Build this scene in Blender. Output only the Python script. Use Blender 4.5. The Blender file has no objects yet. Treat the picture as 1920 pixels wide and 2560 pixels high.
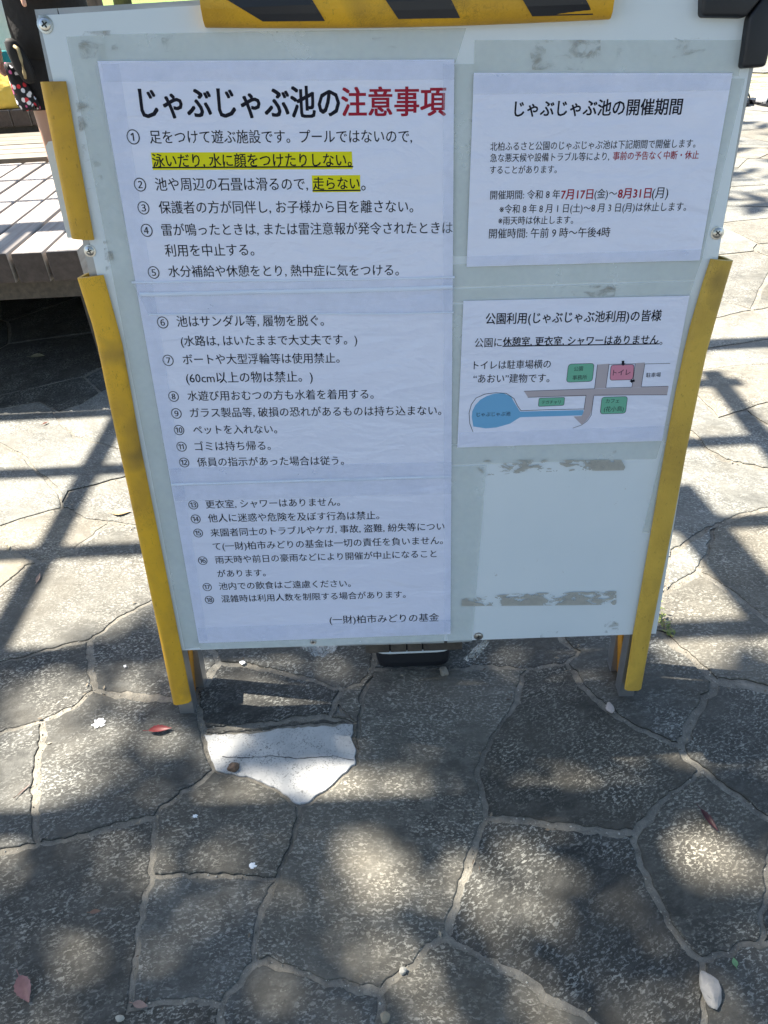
import bpy, bmesh, math, random
from mathutils import Vector, Matrix, noise
from mathutils.geometry import delaunay_2d_cdt, tessellate_polygon
R_ = math.radians
random.seed(7)
sc = bpy.context.scene
col = sc.collection

# ------------------------------------------------------------------ camera
CAM_R = Matrix(((0.998813275911743, -0.009420288008219372, -0.047783867950329774),
                (-0.04361323377987178, -0.6096901527710205, -0.791439071219833),
                (-0.021677769758778363, 0.792583860413453, -0.6093774680035302)))
CAM_C = Vector((0.39270293, 0.0, 1.10746356))
FPX = 1850.0
cd = bpy.data.cameras.new('camera')
cam = bpy.data.objects.new('camera', cd); col.objects.link(cam)
cd.sensor_fit = 'VERTICAL'; cd.sensor_height = 36.0; cd.lens = 36.0 * FPX / 2560.0
cd.clip_start = 0.05; cd.clip_end = 500
rt, dn, fw = CAM_R[0], CAM_R[1], CAM_R[2]
cam.matrix_world = Matrix(((rt[0], -dn[0], -fw[0], CAM_C[0]), (rt[1], -dn[1], -fw[1], CAM_C[1]),
                           (rt[2], -dn[2], -fw[2], CAM_C[2]), (0, 0, 0, 1)))
sc.camera = cam

# ------------------------------------------------------------------ light
SUN = Vector((-0.66, 0.27, 1.0))                    # towards the sun
world = bpy.data.worlds.new('World'); sc.world = world
world.use_nodes = True
wn = world.node_tree.nodes; wl = world.node_tree.links
sky = wn.new('ShaderNodeTexSky'); sky.sky_type = 'NISHITA'; sky.sun_disc = False
sky.sun_elevation = math.atan2(1.0, math.hypot(SUN.x, SUN.y)); sky.sun_rotation = math.atan2(SUN.x, SUN.y)
sky.air_density = 1.0; sky.dust_density = 1.0; sky.ozone_density = 1.0
wl.new(sky.outputs[0], wn['Background'].inputs['Color']); wn['Background'].inputs['Strength'].default_value = 0.058
sd = bpy.data.lights.new('sun', 'SUN'); sd.energy = 4.1; sd.angle = R_(0.53); sd.color = (1.0, 0.93, 0.82)
so = bpy.data.objects.new('sun', sd); col.objects.link(so)
so.rotation_euler = SUN.to_track_quat('Z', 'Y').to_euler(); so.location = (-6, 2, 9)
sc.view_settings.view_transform = 'Standard'; sc.view_settings.look = 'None'
sc.view_settings.exposure = 2.3; sc.view_settings.gamma = 1.0

# ------------------------------------------------------------------ geometry of the picture
def ray(x, y):
    v = Vector(((x - 960) / FPX, (y - 1280) / FPX, 1.0))
    return rt * v.x + dn * v.y + fw * v.z
def G(x, y, z=0.0):                                  # pixel -> point on the level z
    d = ray(x, y); return CAM_C + d * ((z - CAM_C.z) / d.z)
def at(x, y, Y):                                     # pixel -> point on the upright plane y = Y
    d = ray(x, y); return CAM_C + d * ((Y - CAM_C.y) / d.y)
def px(p):
    q = Vector(p) - CAM_C; z = fw.dot(q)
    if z < 0.05: return None
    return (960 + FPX * rt.dot(q) / z, 1280 + FPX * dn.dot(q) / z)
LEAN = R_(9.0)
UP = Vector((0, math.sin(LEAN), math.cos(LEAN))); NRM = Vector((0, -math.cos(LEAN), math.sin(LEAN)))
BO = Vector((0, 0.85457517, 0))                      # foot of the sign, left
def BW(u, v, n=0.0): return BO + Vector((u, 0, 0)) + UP * v + NRM * n
def uv(x, y, n=0.0):                                 # pixel -> (u, v) in the sign's plane
    d = ray(x, y); o = BO + NRM * n
    P = CAM_C + d * ((o - CAM_C).dot(NRM) / d.dot(NRM))
    return Vector((P.x - BO.x, (P - o).dot(UP)))

# ------------------------------------------------------------------ object helpers
def tag(o, label=None, cat=None, group=None, kind=None):
    if label: o['label'] = label
    if cat: o['category'] = cat
    if group: o['group'] = group
    if kind: o['kind'] = kind
    return o
def empty(name, loc, label, cat, group=None):
    o = bpy.data.objects.new(name, None); col.objects.link(o); o.location = loc
    o.empty_display_size = 0.05
    return tag(o, label, cat, group)
def wloc(o):
    v = Vector(o.location)
    while o.parent: o = o.parent; v += Vector(o.location)
    return v
def mesh(name, verts, faces, mat, parent=None, loc=None, smooth=False):
    """verts in world space; stored relative to the parent (or loc)"""
    base = wloc(parent) if parent else Vector(loc if loc is not None else (0, 0, 0))
    me = bpy.data.meshes.new(name)
    me.from_pydata([tuple(Vector(v) - base) for v in verts], [], faces); me.validate(); me.update()
    if mat: me.materials.append(mat)
    if smooth:
        for p in me.polygons: p.use_smooth = True
    o = bpy.data.objects.new(name, me); col.objects.link(o)
    if parent: o.parent = parent
    else: o.location = base
    return o
class MB:
    def __init__(s): s.v = []; s.f = []
    def add(s, v, f):
        k = len(s.v); s.v += [Vector(p) for p in v]; s.f += [tuple(i + k for i in q) for q in f]; return s
    def box(s, c, d, bev=0.0, fr=None):
        bm = bmesh.new(); bmesh.ops.create_cube(bm, size=1.0)
        for v in bm.verts: v.co = Vector((v.co.x * d[0], v.co.y * d[1], v.co.z * d[2]))
        if bev: bmesh.ops.bevel(bm, geom=list(bm.edges), offset=bev, segments=2, affect='EDGES', profile=0.6)
        bm.verts.index_update()
        f = fr or (lambda p: p)
        s.add([f(v.co + Vector(c)) for v in bm.verts], [[v.index for v in q.verts] for q in bm.faces]); bm.free(); return s
    def tube(s, pts, rad, n=8):
        pts = [Vector(p) for p in pts]; rings = []
        if not isinstance(rad, (list, tuple)): rad = [rad] * len(pts)
        for i, p in enumerate(pts):
            t = (pts[min(i + 1, len(pts) - 1)] - pts[max(i - 1, 0)]).normalized()
            a = t.cross(Vector((0, 0, 1)))
            if a.length < 0.05: a = t.cross(Vector((1, 0, 0)))
            a.normalize(); b = t.cross(a)
            rings.append([p + a * (rad[i] * math.cos(2 * math.pi * k / n)) + b * (rad[i] * math.sin(2 * math.pi * k / n)) for k in range(n)])
        v = [q for r in rings for q in r]; f = []
        for i in range(len(pts) - 1):
            for k in range(n):
                f.append((i * n + k, i * n + (k + 1) % n, (i + 1) * n + (k + 1) % n, (i + 1) * n + k))
        f.append(tuple(range(n))[::-1]); f.append(tuple((len(pts) - 1) * n + k for k in range(n)))
        s.add(v, f); return s
    def loft(s, rings, caps=True):
        n = len(rings[0]); v = [q for r in rings for q in r]; f = []
        for i in range(len(rings) - 1):
            for k in range(n):
                f.append((i * n + k, i * n + (k + 1) % n, (i + 1) * n + (k + 1) % n, (i + 1) * n + k))
        if caps: f.append(tuple(range(n))[::-1]); f.append(tuple((len(rings) - 1) * n + k for k in range(n)))
        s.add(v, f); return s
    def build(s, name, mat, parent=None, loc=None, smooth=False):
        o = mesh(name, s.v, s.f, mat, parent, loc, smooth)
        bm = bmesh.new(); bm.from_mesh(o.data); bmesh.ops.recalc_face_normals(bm, faces=bm.faces); bm.to_mesh(o.data); bm.free()
        return o

# ------------------------------------------------------------------ materials
def mat(name, base=(0.5, 0.5, 0.5), rough=0.6, metal=0.0, **kw):
    m = bpy.data.materials.new(name); m.use_nodes = True
    b = m.node_tree.nodes['Principled BSDF']
    b.inputs['Base Color'].default_value = (*base, 1); b.inputs['Roughness'].default_value = rough
    b.inputs['Metallic'].default_value = metal
    for k, v in kw.items(): b.inputs[k.replace('_', ' ')].default_value = v
    return m
class NT:
    def __init__(s, m):
        s.m = m; s.n = m.node_tree.nodes; s.l = m.node_tree.links; s.b = s.n['Principled BSDF']
        s.tc = s.n.new('ShaderNodeTexCoord')
    def node(s, t, **kw):
        o = s.n.new(t)
        for k, v in kw.items(): setattr(o, k, v)
        return o
    def put(s, sock, v):
        if hasattr(v, 'is_output') or isinstance(v, bpy.types.NodeSocket): s.l.new(v, sock)
        else: sock.default_value = v
    def mapping(s, vec, scale=(1, 1, 1), rot=(0, 0, 0)):
        o = s.node('ShaderNodeMapping'); s.l.new(vec, o.inputs['Vector'])
        o.inputs['Scale'].default_value = scale; o.inputs['Rotation'].default_value = rot; return o.outputs[0]
    def noise(s, vec, scale, detail=4, rough=0.55, dist=0.0):
        o = s.node('ShaderNodeTexNoise'); s.l.new(vec, o.inputs['Vector'])
        o.inputs['Scale'].default_value = scale; o.inputs['Detail'].default_value = detail
        o.inputs['Roughness'].default_value = rough; o.inputs['Distortion'].default_value = dist; return o.outputs[0]
    def vor(s, vec, scale, feature='F1', out=0):
        o = s.node('ShaderNodeTexVoronoi', feature=feature); s.l.new(vec, o.inputs['Vector'])
        o.inputs['Scale'].default_value = scale; return o.outputs[out]
    def ramp(s, fac, stops):
        o = s.node('ShaderNodeValToRGB'); s.l.new(fac, o.inputs[0]); e = o.color_ramp.elements
        while len(e) < len(stops): e.new(0.5)
        for i, (p, c) in enumerate(stops):
            e[i].position = p; e[i].color = (c, c, c, 1) if not isinstance(c, (tuple, list)) else (*c, 1)
        return o.outputs[0]
    def mix(s, fac, a, b, mode='MIX'):
        o = s.node('ShaderNodeMix', data_type='RGBA', blend_type=mode)
        s.put(o.inputs[0], fac)
        for sk, v in ((o.inputs[6], a), (o.inputs[7], b)):
            s.put(sk, (*v, 1) if isinstance(v, tuple) and len(v) == 3 else v)
        return o.outputs[2]
    def math(s, op, a, b=0.0, c=0.0):
        o = s.node('ShaderNodeMath', operation=op); s.put(o.inputs[0], a); s.put(o.inputs[1], b); s.put(o.inputs[2], c); return o.outputs[0]
    def base(s, v): s.l.new(v, s.b.inputs['Base Color'])
    def rough(s, v): s.l.new(v, s.b.inputs['Roughness'])
    def bump(s, h, strength=0.3, dist=0.002):
        o = s.node('ShaderNodeBump'); s.l.new(h, o.inputs['Height'])
        o.inputs['Strength'].default_value = strength; o.inputs['Distance'].default_value = dist
        s.l.new(o.outputs[0], s.b.inputs['Normal']); return o.outputs[0]
    def alpha(s, v): s.l.new(v, s.b.inputs['Alpha'])

# dark split stone with pale flecks
def stone_mat():
    m = mat('paving_stone', rough=0.75); t = NT(m)
    at_ = t.node('ShaderNodeAttribute', attribute_name='stone_rand'); r = at_.outputs['Fac']
    vr = t.node('ShaderNodeVectorRotate', rotation_type='Z_AXIS')
    t.l.new(t.tc.outputs['Object'], vr.inputs['Vector'])
    t.l.new(t.math('MULTIPLY_ADD', r, 1.3, -0.5), vr.inputs['Angle'])
    v = vr.outputs[0]
    vs = t.mapping(v, (1.0, 1.75, 1.0))
    big = t.noise(v, 5.5, 4, 0.6)
    mid = t.noise(vs, 30, 5, 0.65)
    fl = t.noise(vs, 150, 5, 0.68, 0.5)
    fl2 = t.noise(v, 330, 3, 0.7)
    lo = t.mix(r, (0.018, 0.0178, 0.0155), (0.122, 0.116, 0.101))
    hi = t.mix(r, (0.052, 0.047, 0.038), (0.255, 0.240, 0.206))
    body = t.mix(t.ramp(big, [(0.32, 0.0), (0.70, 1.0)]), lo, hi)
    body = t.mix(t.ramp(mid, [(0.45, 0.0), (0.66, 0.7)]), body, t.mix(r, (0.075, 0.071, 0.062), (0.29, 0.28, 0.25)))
    msk = t.math('MULTIPLY', t.ramp(fl, [(0.52, 0.0), (0.585, 1.0)]), t.ramp(t.noise(v, 9, 5, 0.65), [(0.38, 0.05), (0.64, 1.0)]))
    body = t.mix(msk, body, t.mix(r, (0.33, 0.32, 0.285), (0.48, 0.46, 0.41)))
    body = t.mix(t.ramp(fl2, [(0.66, 0.0), (0.74, 0.4)]), body, (0.36, 0.35, 0.32))
    body = t.mix(t.ramp(fl2, [(0.30, 0.6), (0.40, 0.0)]), body, (0.030, 0.030, 0.028))
    stn = t.noise(v, 2.1, 5, 0.65)
    body = t.mix(t.ramp(stn, [(0.52, 0.0), (0.68, 0.45)]), body, t.mix(r, (0.055, 0.047, 0.035), (0.17, 0.135, 0.085)))
    tint = t.math('MULTIPLY_ADD', t.math('SINE', t.math('MULTIPLY', r, 57.0)), 0.5, 0.5)
    body = t.mix(1.0, body, t.mix(tint, (1.03, 1.0, 0.92), (0.94, 0.98, 1.0)), 'MULTIPLY')
    t.base(body)
    h = t.math('MULTIPLY_ADD', fl, 0.5, t.math('MULTIPLY_ADD', fl2, 0.35, t.math('MULTIPLY', mid, 1.5)))
    t.bump(h, 0.6, 0.005)
    return m
M_STONE = stone_mat()
def mortar_mat():
    m = mat('mortar', rough=0.9); t = NT(m); v = t.tc.outputs['Object']
    n = t.noise(v, 60, 5, 0.7); g = t.noise(v, 420, 2, 0.6); s_ = t.noise(v, 6, 3)
    c = t.mix(t.ramp(n, [(0.35, 0.0), (0.7, 1.0)]), (0.16, 0.15, 0.125), (0.34, 0.315, 0.26))
    c = t.mix(t.ramp(s_, [(0.45, 0.0), (0.7, 0.6)]), c, (0.11, 0.10, 0.08))
    c = t.mix(t.ramp(g, [(0.6, 0.0), (0.7, 0.7)]), c, (0.38, 0.36, 0.31))
    t.base(c); t.bump(t.math('ADD', n, g), 0.8, 0.003); return m
M_MORTAR = mortar_mat()
def marble_mat():
    m = mat('white_marble', rough=0.6); t = NT(m); v = t.tc.outputs['Object']
    n = t.noise(v, 16, 5, 0.6); sp = t.noise(v, 330, 3, 0.75); blot = t.noise(v, 24, 4, 0.65)
    c = t.mix(t.ramp(n, [(0.35, 0.0), (0.65, 1.0)]), (0.40, 0.40, 0.385), (0.56, 0.55, 0.52))
    f = t.math('MULTIPLY', t.ramp(sp, [(0.54, 0.0), (0.61, 1.0)]), t.ramp(blot, [(0.38, 0.0), (0.58, 1.0)]))
    c = t.mix(f, c, (0.16, 0.16, 0.15))
    t.base(c); t.bump(t.noise(v, 60, 6, 0.7), 0.35, 0.002); return m
M_MARBLE = marble_mat()
def panel_mat():
    m = mat('sign_panel', rough=0.34); t = NT(m); v = t.tc.outputs['Object']
    n = t.noise(v, 5, 4); n2 = t.noise(v, 900, 2); d = t.noise(v, 70, 5, 0.7, 1.0); a = t.noise(v, 9, 3)
    c = t.mix(t.ramp(n, [(0.3, 0.0), (0.7, 1.0)]), (0.71, 0.77, 0.80), (0.76, 0.81, 0.835))
    f = t.math('MULTIPLY', t.ramp(d, [(0.66, 0.0), (0.72, 0.7)]), t.ramp(a, [(0.5, 0.0), (0.6, 1.0)]))
    c = t.mix(f, c, (0.36, 0.34, 0.30))
    t.base(c); t.bump(n2, 0.05, 0.0006); return m
M_PANEL = panel_mat()
def paper_mat():
    m = mat('laminated_paper', rough=0.5); t = NT(m); v = t.tc.outputs['Object']
    n = t.noise(v, 4, 3); c = t.mix(n, (0.76, 0.79, 0.96), (0.82, 0.84, 0.98))
    t.base(c); t.b.inputs['Coat Weight'].default_value = 1.0; t.b.inputs['Coat Roughness'].default_value = 0.09
    vs = t.mapping(v, (1.0, 1.0, 2.4))
    h = t.math('MULTIPLY_ADD', t.noise(vs, 55, 3, 0.6, 0.5), 0.25, t.noise(vs, 11, 3, 0.5, 0.8))
    o = t.node('ShaderNodeBump'); t.l.new(h, o.inputs['Height']); o.inputs['Strength'].default_value = 0.7; o.inputs['Distance'].default_value = 0.008
    t.l.new(o.outputs[0], t.b.inputs['Coat Normal']); t.bump(h, 0.35, 0.006); return m
M_PAPER = paper_mat()
def tape_mat(name, c, a0, a1):
    m = mat(name, c, 0.3); t = NT(m); v = t.tc.outputs['Object']
    t.alpha(t.ramp(t.noise(v, 14, 4, 0.6), [(0.3, a0), (0.7, a1)]))
    w = t.node('ShaderNodeTexWave', wave_type='BANDS', bands_direction='Z'); t.l.new(v, w.inputs['Vector']); w.inputs['Scale'].default_value = 160
    t.bump(w.outputs[1], 0.12, 0.0006); return m
M_TAPE = tape_mat('clear_tape', (0.67, 0.72, 0.69), 0.28, 0.52)
M_TAPE2 = tape_mat('clear_tape_over_paper', (0.70, 0.76, 0.90), 0.10, 0.30)
def residue_mat(name, c, thr, soft, sc_=85):
    m = mat(name, c, 0.8); t = NT(m); v = t.tc.outputs['Object']
    n = t.noise(t.mapping(v, (0.55, 1, 1)), sc_, 5, 0.62, 0.9)
    big = t.noise(t.mapping(v, (1, 1, 1)), 13, 3, 0.5)
    f = t.math('ADD', t.math('MULTIPLY', n, 0.6), t.math('MULTIPLY', big, 0.4))
    t.alpha(t.ramp(f, [(thr, 0.0), (thr + soft, 0.9)]))
    t.base(t.mix(t.noise(v, 160, 4), c, tuple(x * 0.62 for x in c)))
    t.bump(n, 0.6, 0.002); return m
M_RES = residue_mat('glue_residue', (0.54, 0.52, 0.46), 0.475, 0.03)
M_SMUDGE = residue_mat('dirty_glue', (0.42, 0.40, 0.34), 0.535, 0.16, 75)
M_INK = mat('black_ink', (0.012, 0.012, 0.022), 0.5, Specular_IOR_Level=0.12)
M_INKGREY = mat('thin_grey_ink', (0.04, 0.04, 0.055), 0.5, Specular_IOR_Level=0.12)
M_RED = mat('red_ink', (0.36, 0.012, 0.035), 0.5, Specular_IOR_Level=0.2)
M_HIGH = mat('yellow_highlight', (0.82, 0.75, 0.010), 0.5, Specular_IOR_Level=0.2)
M_POND = mat('printed_blue', (0.16, 0.42, 0.68), 0.5)
M_ROADP = mat('printed_grey', (0.47, 0.41, 0.44), 0.5)
M_GREENP = mat('printed_green', (0.15, 0.45, 0.31), 0.5)
M_PINKP = mat('printed_pink', (0.68, 0.25, 0.35), 0.5)
def yellow_mat(name, base, dark):
    m = mat(name, base, 0.55); t = NT(m); v = t.tc.outputs['Object']
    n = t.noise(v, 9, 4, 0.6, 0.5); f = t.noise(v, 120, 4, 0.7); wv_ = t.mix(0.03, v, t.n.new('ShaderNodeTexNoise').outputs[1]); cr = t.vor(t.mapping(wv_, (1, 1, 0.8)), 210, 'DISTANCE_TO_EDGE')
    c = t.mix(t.ramp(n, [(0.36, 1.0), (0.62, 0.0)]), base, dark)
    k = t.math('MULTIPLY', t.ramp(cr, [(0.0, 0.45), (0.06, 0.0)]), t.ramp(t.noise(v, 11, 3), [(0.54, 0.0), (0.66, 1.0)]))
    c = t.mix(k, c, tuple(x * 0.35 for x in dark))
    st = t.noise(v, 7.3, 3, 0.5, 0.4)
    c = t.mix(t.ramp(st, [(0.60, 0.0), (0.72, 0.7)]), c, (0.15, 0.10, 0.035))
    sc2 = t.noise(t.mapping(v, (3.0, 3.0, 1.0), (0.3, 0, 0)), 95, 3, 0.6)
    c = t.mix(t.ramp(sc2, [(0.64, 0.0), (0.70, 0.5)]), c, tuple(x * 0.5 for x in dark))
    c = t.mix(t.ramp(f, [(0.60, 0.0), (0.75, 0.35)]), c, tuple(x * 0.6 for x in dark))
    t.base(c); t.bump(t.math('ADD', f, t.math('MULTIPLY', cr, 3.0)), 0.25, 0.001); return m
M_YEL = yellow_mat('yellow_guard', (0.82, 0.45, 0.020), (0.62, 0.34, 0.026))
M_YEL2 = yellow_mat('faded_yellow_guard', (0.66, 0.42, 0.062), (0.51, 0.32, 0.05))
M_ORANGE = yellow_mat('orange_guard', (0.56, 0.24, 0.012), (0.40, 0.16, 0.012))
def stripe_mat():
    m = mat('black_stripe', (0.018, 0.020, 0.026), 0.42); t = NT(m); v = t.tc.outputs['Object']
    n = t.noise(v, 150, 4, 0.7); a = t.noise(t.mapping(v, (1, 1, 1)), 22, 3)
    k = t.math('MULTIPLY', t.ramp(n, [(0.58, 0.0), (0.62, 1.0)]), t.ramp(a, [(0.55, 0.0), (0.64, 1.0)]))
    t.base(t.mix(k, (0.018, 0.020, 0.026), (0.30, 0.20, 0.05))); return m
M_STRIPE = stripe_mat()
M_RUBBER = mat('black_foam_rubber', (0.013, 0.014, 0.018), 0.5)
def metal_mat():
    m = mat('aluminium', (0.38, 0.39, 0.40), 0.42, 0.85); t = NT(m); v = t.tc.outputs['Object']
    t.base(t.mix(t.noise(v, 30, 5, 0.7), (0.30, 0.30, 0.31), (0.44, 0.45, 0.46))); return m
M_ALU = metal_mat()
M_SCREW = mat('screw_steel', (0.55, 0.55, 0.54), 0.28, 1.0)
M_DARK = mat('dark_recess', (0.02, 0.02, 0.02), 0.7)
M_WHITE = mat('white_plastic', (0.74, 0.78, 0.78), 0.4)
M_WHITEPAINT = mat('white_splash', (0.85, 0.87, 0.88), 0.6)
def film_mat():
    m = mat('clear_film', (0.80, 0.82, 0.80), 0.15); t = NT(m); v = t.tc.outputs['Object']
    t.alpha(t.ramp(t.noise(v, 90, 3, 0.6, 1.5), [(0.35, 0.10), (0.68, 0.62)])); t.bump(t.noise(v, 60, 3), 0.5, 0.004); return m
M_FILM = film_mat()
def wood_mat(name, a, b, stretch, sc_=60, rough=0.7):
    m = mat(name, rough=rough); t = NT(m); v = t.mapping(t.tc.outputs['Object'], stretch)
    n = t.noise(v, sc_, 5, 0.62, 0.3); blot = t.noise(t.tc.outputs['Object'], 7, 4, 0.6)
    c = t.mix(t.ramp(n, [(0.32, 0.0), (0.68, 1.0)]), a, b)
    c = t.mix(t.ramp(blot, [(0.5, 0.0), (0.75, 0.45)]), c, tuple(x * 0.75 for x in a))
    oi = t.node('ShaderNodeObjectInfo')
    hs = t.node('ShaderNodeHueSaturation'); t.l.new(c, hs.inputs['Color']); t.l.new(t.math('MULTIPLY_ADD', oi.outputs['Random'], 0.35, 0.82), hs.inputs['Value'])
    t.base(hs.outputs[0]); t.bump(n, 0.4, 0.003); return m
M_DECK = wood_mat('weathered_timber', (0.23, 0.20, 0.18), (0.37, 0.34, 0.31), (1, 0.06, 1))
M_DECKX = wood_mat('bleached_timber', (0.14, 0.125, 0.098), (0.24, 0.215, 0.17), (0.06, 1, 1))
M_DWOOD = wood_mat('dark_timber', (0.055, 0.046, 0.038), (0.11, 0.09, 0.07), (1, 0.1, 1))
M_BARK = wood_mat('bark', (0.07, 0.055, 0.042), (0.15, 0.12, 0.095), (1, 1, 0.2), 25, 0.9)
def leaf_mat(name, a, b, tr=0.25):
    m = mat(name, a, 0.5); t = NT(m)
    gn = t.node('ShaderNodeNewGeometry'); t.base(t.mix(gn.outputs['Random Per Island'], a, b))
    t.b.inputs['Transmission Weight'].default_value = 0.0
    return m
M_LEAF = leaf_mat('tree_leaves', (0.035, 0.075, 0.02), (0.09, 0.15, 0.035))

# ------------------------------------------------------------------ paving: joints drawn on the ground plane
def bl(*p): return [(a * 0.57866, 1600 + b * 0.57866) for a, b in p]
def br(*p): return [(960 + a * 0.57866, 1600 + b * 0.57866) for a, b in p]
HULL = [(-80, 1030), (0, 1019), (94, 1004), (145, 1027), (202, 1010), (267, 970), (330, 960), (420, 1480), (520, 1560),
        (1560, 1560), (1660, 1480), (1700, 928), (1990, 903), (2010, 1700), (2010, 2640), (-80, 2640)]
MARBLE = bl((885, 405), (1080, 398), (1300, 378), (1518, 360), (1522, 420), (1536, 460), (1537, 545), (1480, 595), (1400, 660),
            (1340, 705), (1298, 720), (1270, 700), (1180, 640), (1080, 595), (935, 560), (900, 480))
LINES = [HULL + HULL[:1], MARBLE + MARBLE[:1],
 [(-90, 1690), (0, 1657), (71, 1636), (152, 1611), (219, 1600), (294, 1546), (376, 1504), (520, 1440)],
 [(219, 1598), (223, 1681), (232, 1726)],
 [(-90, 1850), (0, 1827), (98, 1803), (186, 1769), (232, 1724)],
 [(231, 1723), (270, 1735), (338, 1742), (432, 1751), (490, 1724)],
 [(103, 1800), (107, 1843), (93, 1959), (90, 2040), (95.5, 2110)],
 bl((-160, 940), (0, 912), (165, 880)), bl((164, 880), (350, 850), (480, 810), (600, 785), (660, 775)),
 bl((659, 776), (700, 730), (780, 670), (870, 610), (938, 555)),
 bl((886, 407), (850, 300), (845, 212)), bl((1298, 718), (1270, 850), (1195, 1036)),
 bl((660, 774), (655, 900), (645, 1031)), bl((644, 1030), (820, 1020), (1000, 1020), (1196, 1035)),
 bl((645, 1029), (600, 1200), (575, 1400), (560, 1560), (545, 1602)), bl((1195, 1034), (1140, 1180), (1110, 1280), (1105, 1371)),
 bl((1105, 1369), (1050, 1450), (949, 1571)), bl((543, 1595), (700, 1560), (830, 1545), (951, 1570)),
 bl((546, 1596), (480, 1640), (300, 1830)), bl((950, 1568), (945, 1830)),
 bl((1104, 1369), (1250, 1400), (1420, 1460), (1540, 1500), (1641, 1511)), br((-20, 1512), (80, 1420), (180, 1330), (271, 1294)),
 bl((1640, 1508), (1655, 1830)),
 br((269, 1294), (420, 1380), (560, 1450), (700, 1560), (900, 1659), (1100, 1800)),
 br((270, 1296), (330, 1100), (370, 950), (400, 850), (430, 764)), br((429, 765), (620, 780), (760, 805), (950, 825), (1091, 830)),
 br((430, 766), (415, 680), (400, 584)), br((401, 585), (300, 560), (210, 545), (0, 535), (-121, 528)),
 br((400, 586), (430, 480), (500, 370), (560, 270), (590, 150), (610, 124)), br((609, 125), (700, 110), (796, 92)),
 bl((1600, 140), (1555, 250), (1545, 360), (1536, 480)), br((-60, 130), (100, 128), (300, 125), (450, 120), (611, 125)),
 bl((870, 388), (1060, 375), (1230, 352), (1432, 330)), bl((845, 216), (880, 190), (945, 94)),
 bl((944, 95), (1050, 105), (1200, 130), (1350, 165), (1481, 216)), bl((1480, 214), (1430, 330), (1519, 361)),
 bl((1479, 216), (1560, 190), (1601, 139)),
 bl((945, 96), (900, 0), (880, -200)), bl((1600, 141), (1610, 0), (1600, -100)),
 br((794, 93), (845, 45), (770, 0), (740, -100)), br((844, 46), (1000, 10), (1100, -90)),
 br((794, 91), (830, 160), (950, 290), (1080, 380), (1250, 455), (1286, 461)), br((1285, 462), (1340, 330), (1431, 179)),
 br((1431, 181), (1370, 110), (1300, 50), (1240, 0), (1160, -50), (1080, -180)),
 br((1429, 180), (1550, 185), (1659, 212), (1830, 255)), br((1284, 459), (1310, 510), (1480, 640), (1659, 765), (1830, 870)),
 br((1372, 555), (1350, 595), (1200, 700), (1089, 831)),
 br((1090, 829), (1080, 880), (1140, 1050), (1200, 1170), (1300, 1310), (1371, 1381)),
 br((1369, 1380), (1500, 1350), (1640, 1312), (1830, 1270)), br((1640, 1313), (1650, 960), (1690, 770)),
 br((1370, 1379), (1390, 1500), (1395, 1830)),
 [(1690, 945), (1746, 995), (1794, 1043), (2010, 986)], [(1788, 1046), (1733, 1061), (1640, 1075)],
 [(1680, 1050), (1734, 1085), (1767, 1123), (1815, 1150), (1920, 1173), (2020, 1180)], [(1866, 1024), (1920, 1061), (2020, 1110)],
 [(1660, 1400), (1750, 1330), (1850, 1290), (2020, 1250)], [(1650, 1482), (1750, 1428), (1805, 1464), (1920, 1556), (2020, 1600)],
 [(1750, 1430), (1790, 1310)],
 [(132, 1020), (135, 1032), (182, 1088), (294, 1120), (400, 1155)], [(54, 1136), (179, 1086)],
 [(-90, 1085), (0, 1108), (50, 1135), (101, 1183), (152, 1233), (155, 1269)],
 [(154, 1266), (209, 1294), (334, 1313), (420, 1312)], [(-90, 1330), (0, 1317), (54, 1299), (156, 1266)],
 [(153, 1258), (169, 1230), (304, 1196), (400, 1165)],
 [(-90, 1338), (0, 1350), (17, 1357), (54, 1381), (97, 1406)],
 [(-90, 1530), (0, 1469), (71, 1410), (95, 1403), (189, 1388), (192, 1367), (260, 1320), (278, 1303)],
 [(190, 1387), (226, 1381), (263, 1391), (344, 1373), (430, 1358)],
]
def in_poly(p, poly):
    c = False; n = len(poly)
    for i in range(n):
        a, b = poly[i], poly[i - 1]
        if (a[1] > p[1]) != (b[1] > p[1]) and p[0] < (b[0] - a[0]) * (p[1] - a[1]) / (b[1] - a[1]) + a[0]: c = not c
    return c
def area2(P): return 0.5 * sum(P[i - 1][0] * P[i][1] - P[i][0] * P[i - 1][1] for i in range(len(P)))
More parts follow.
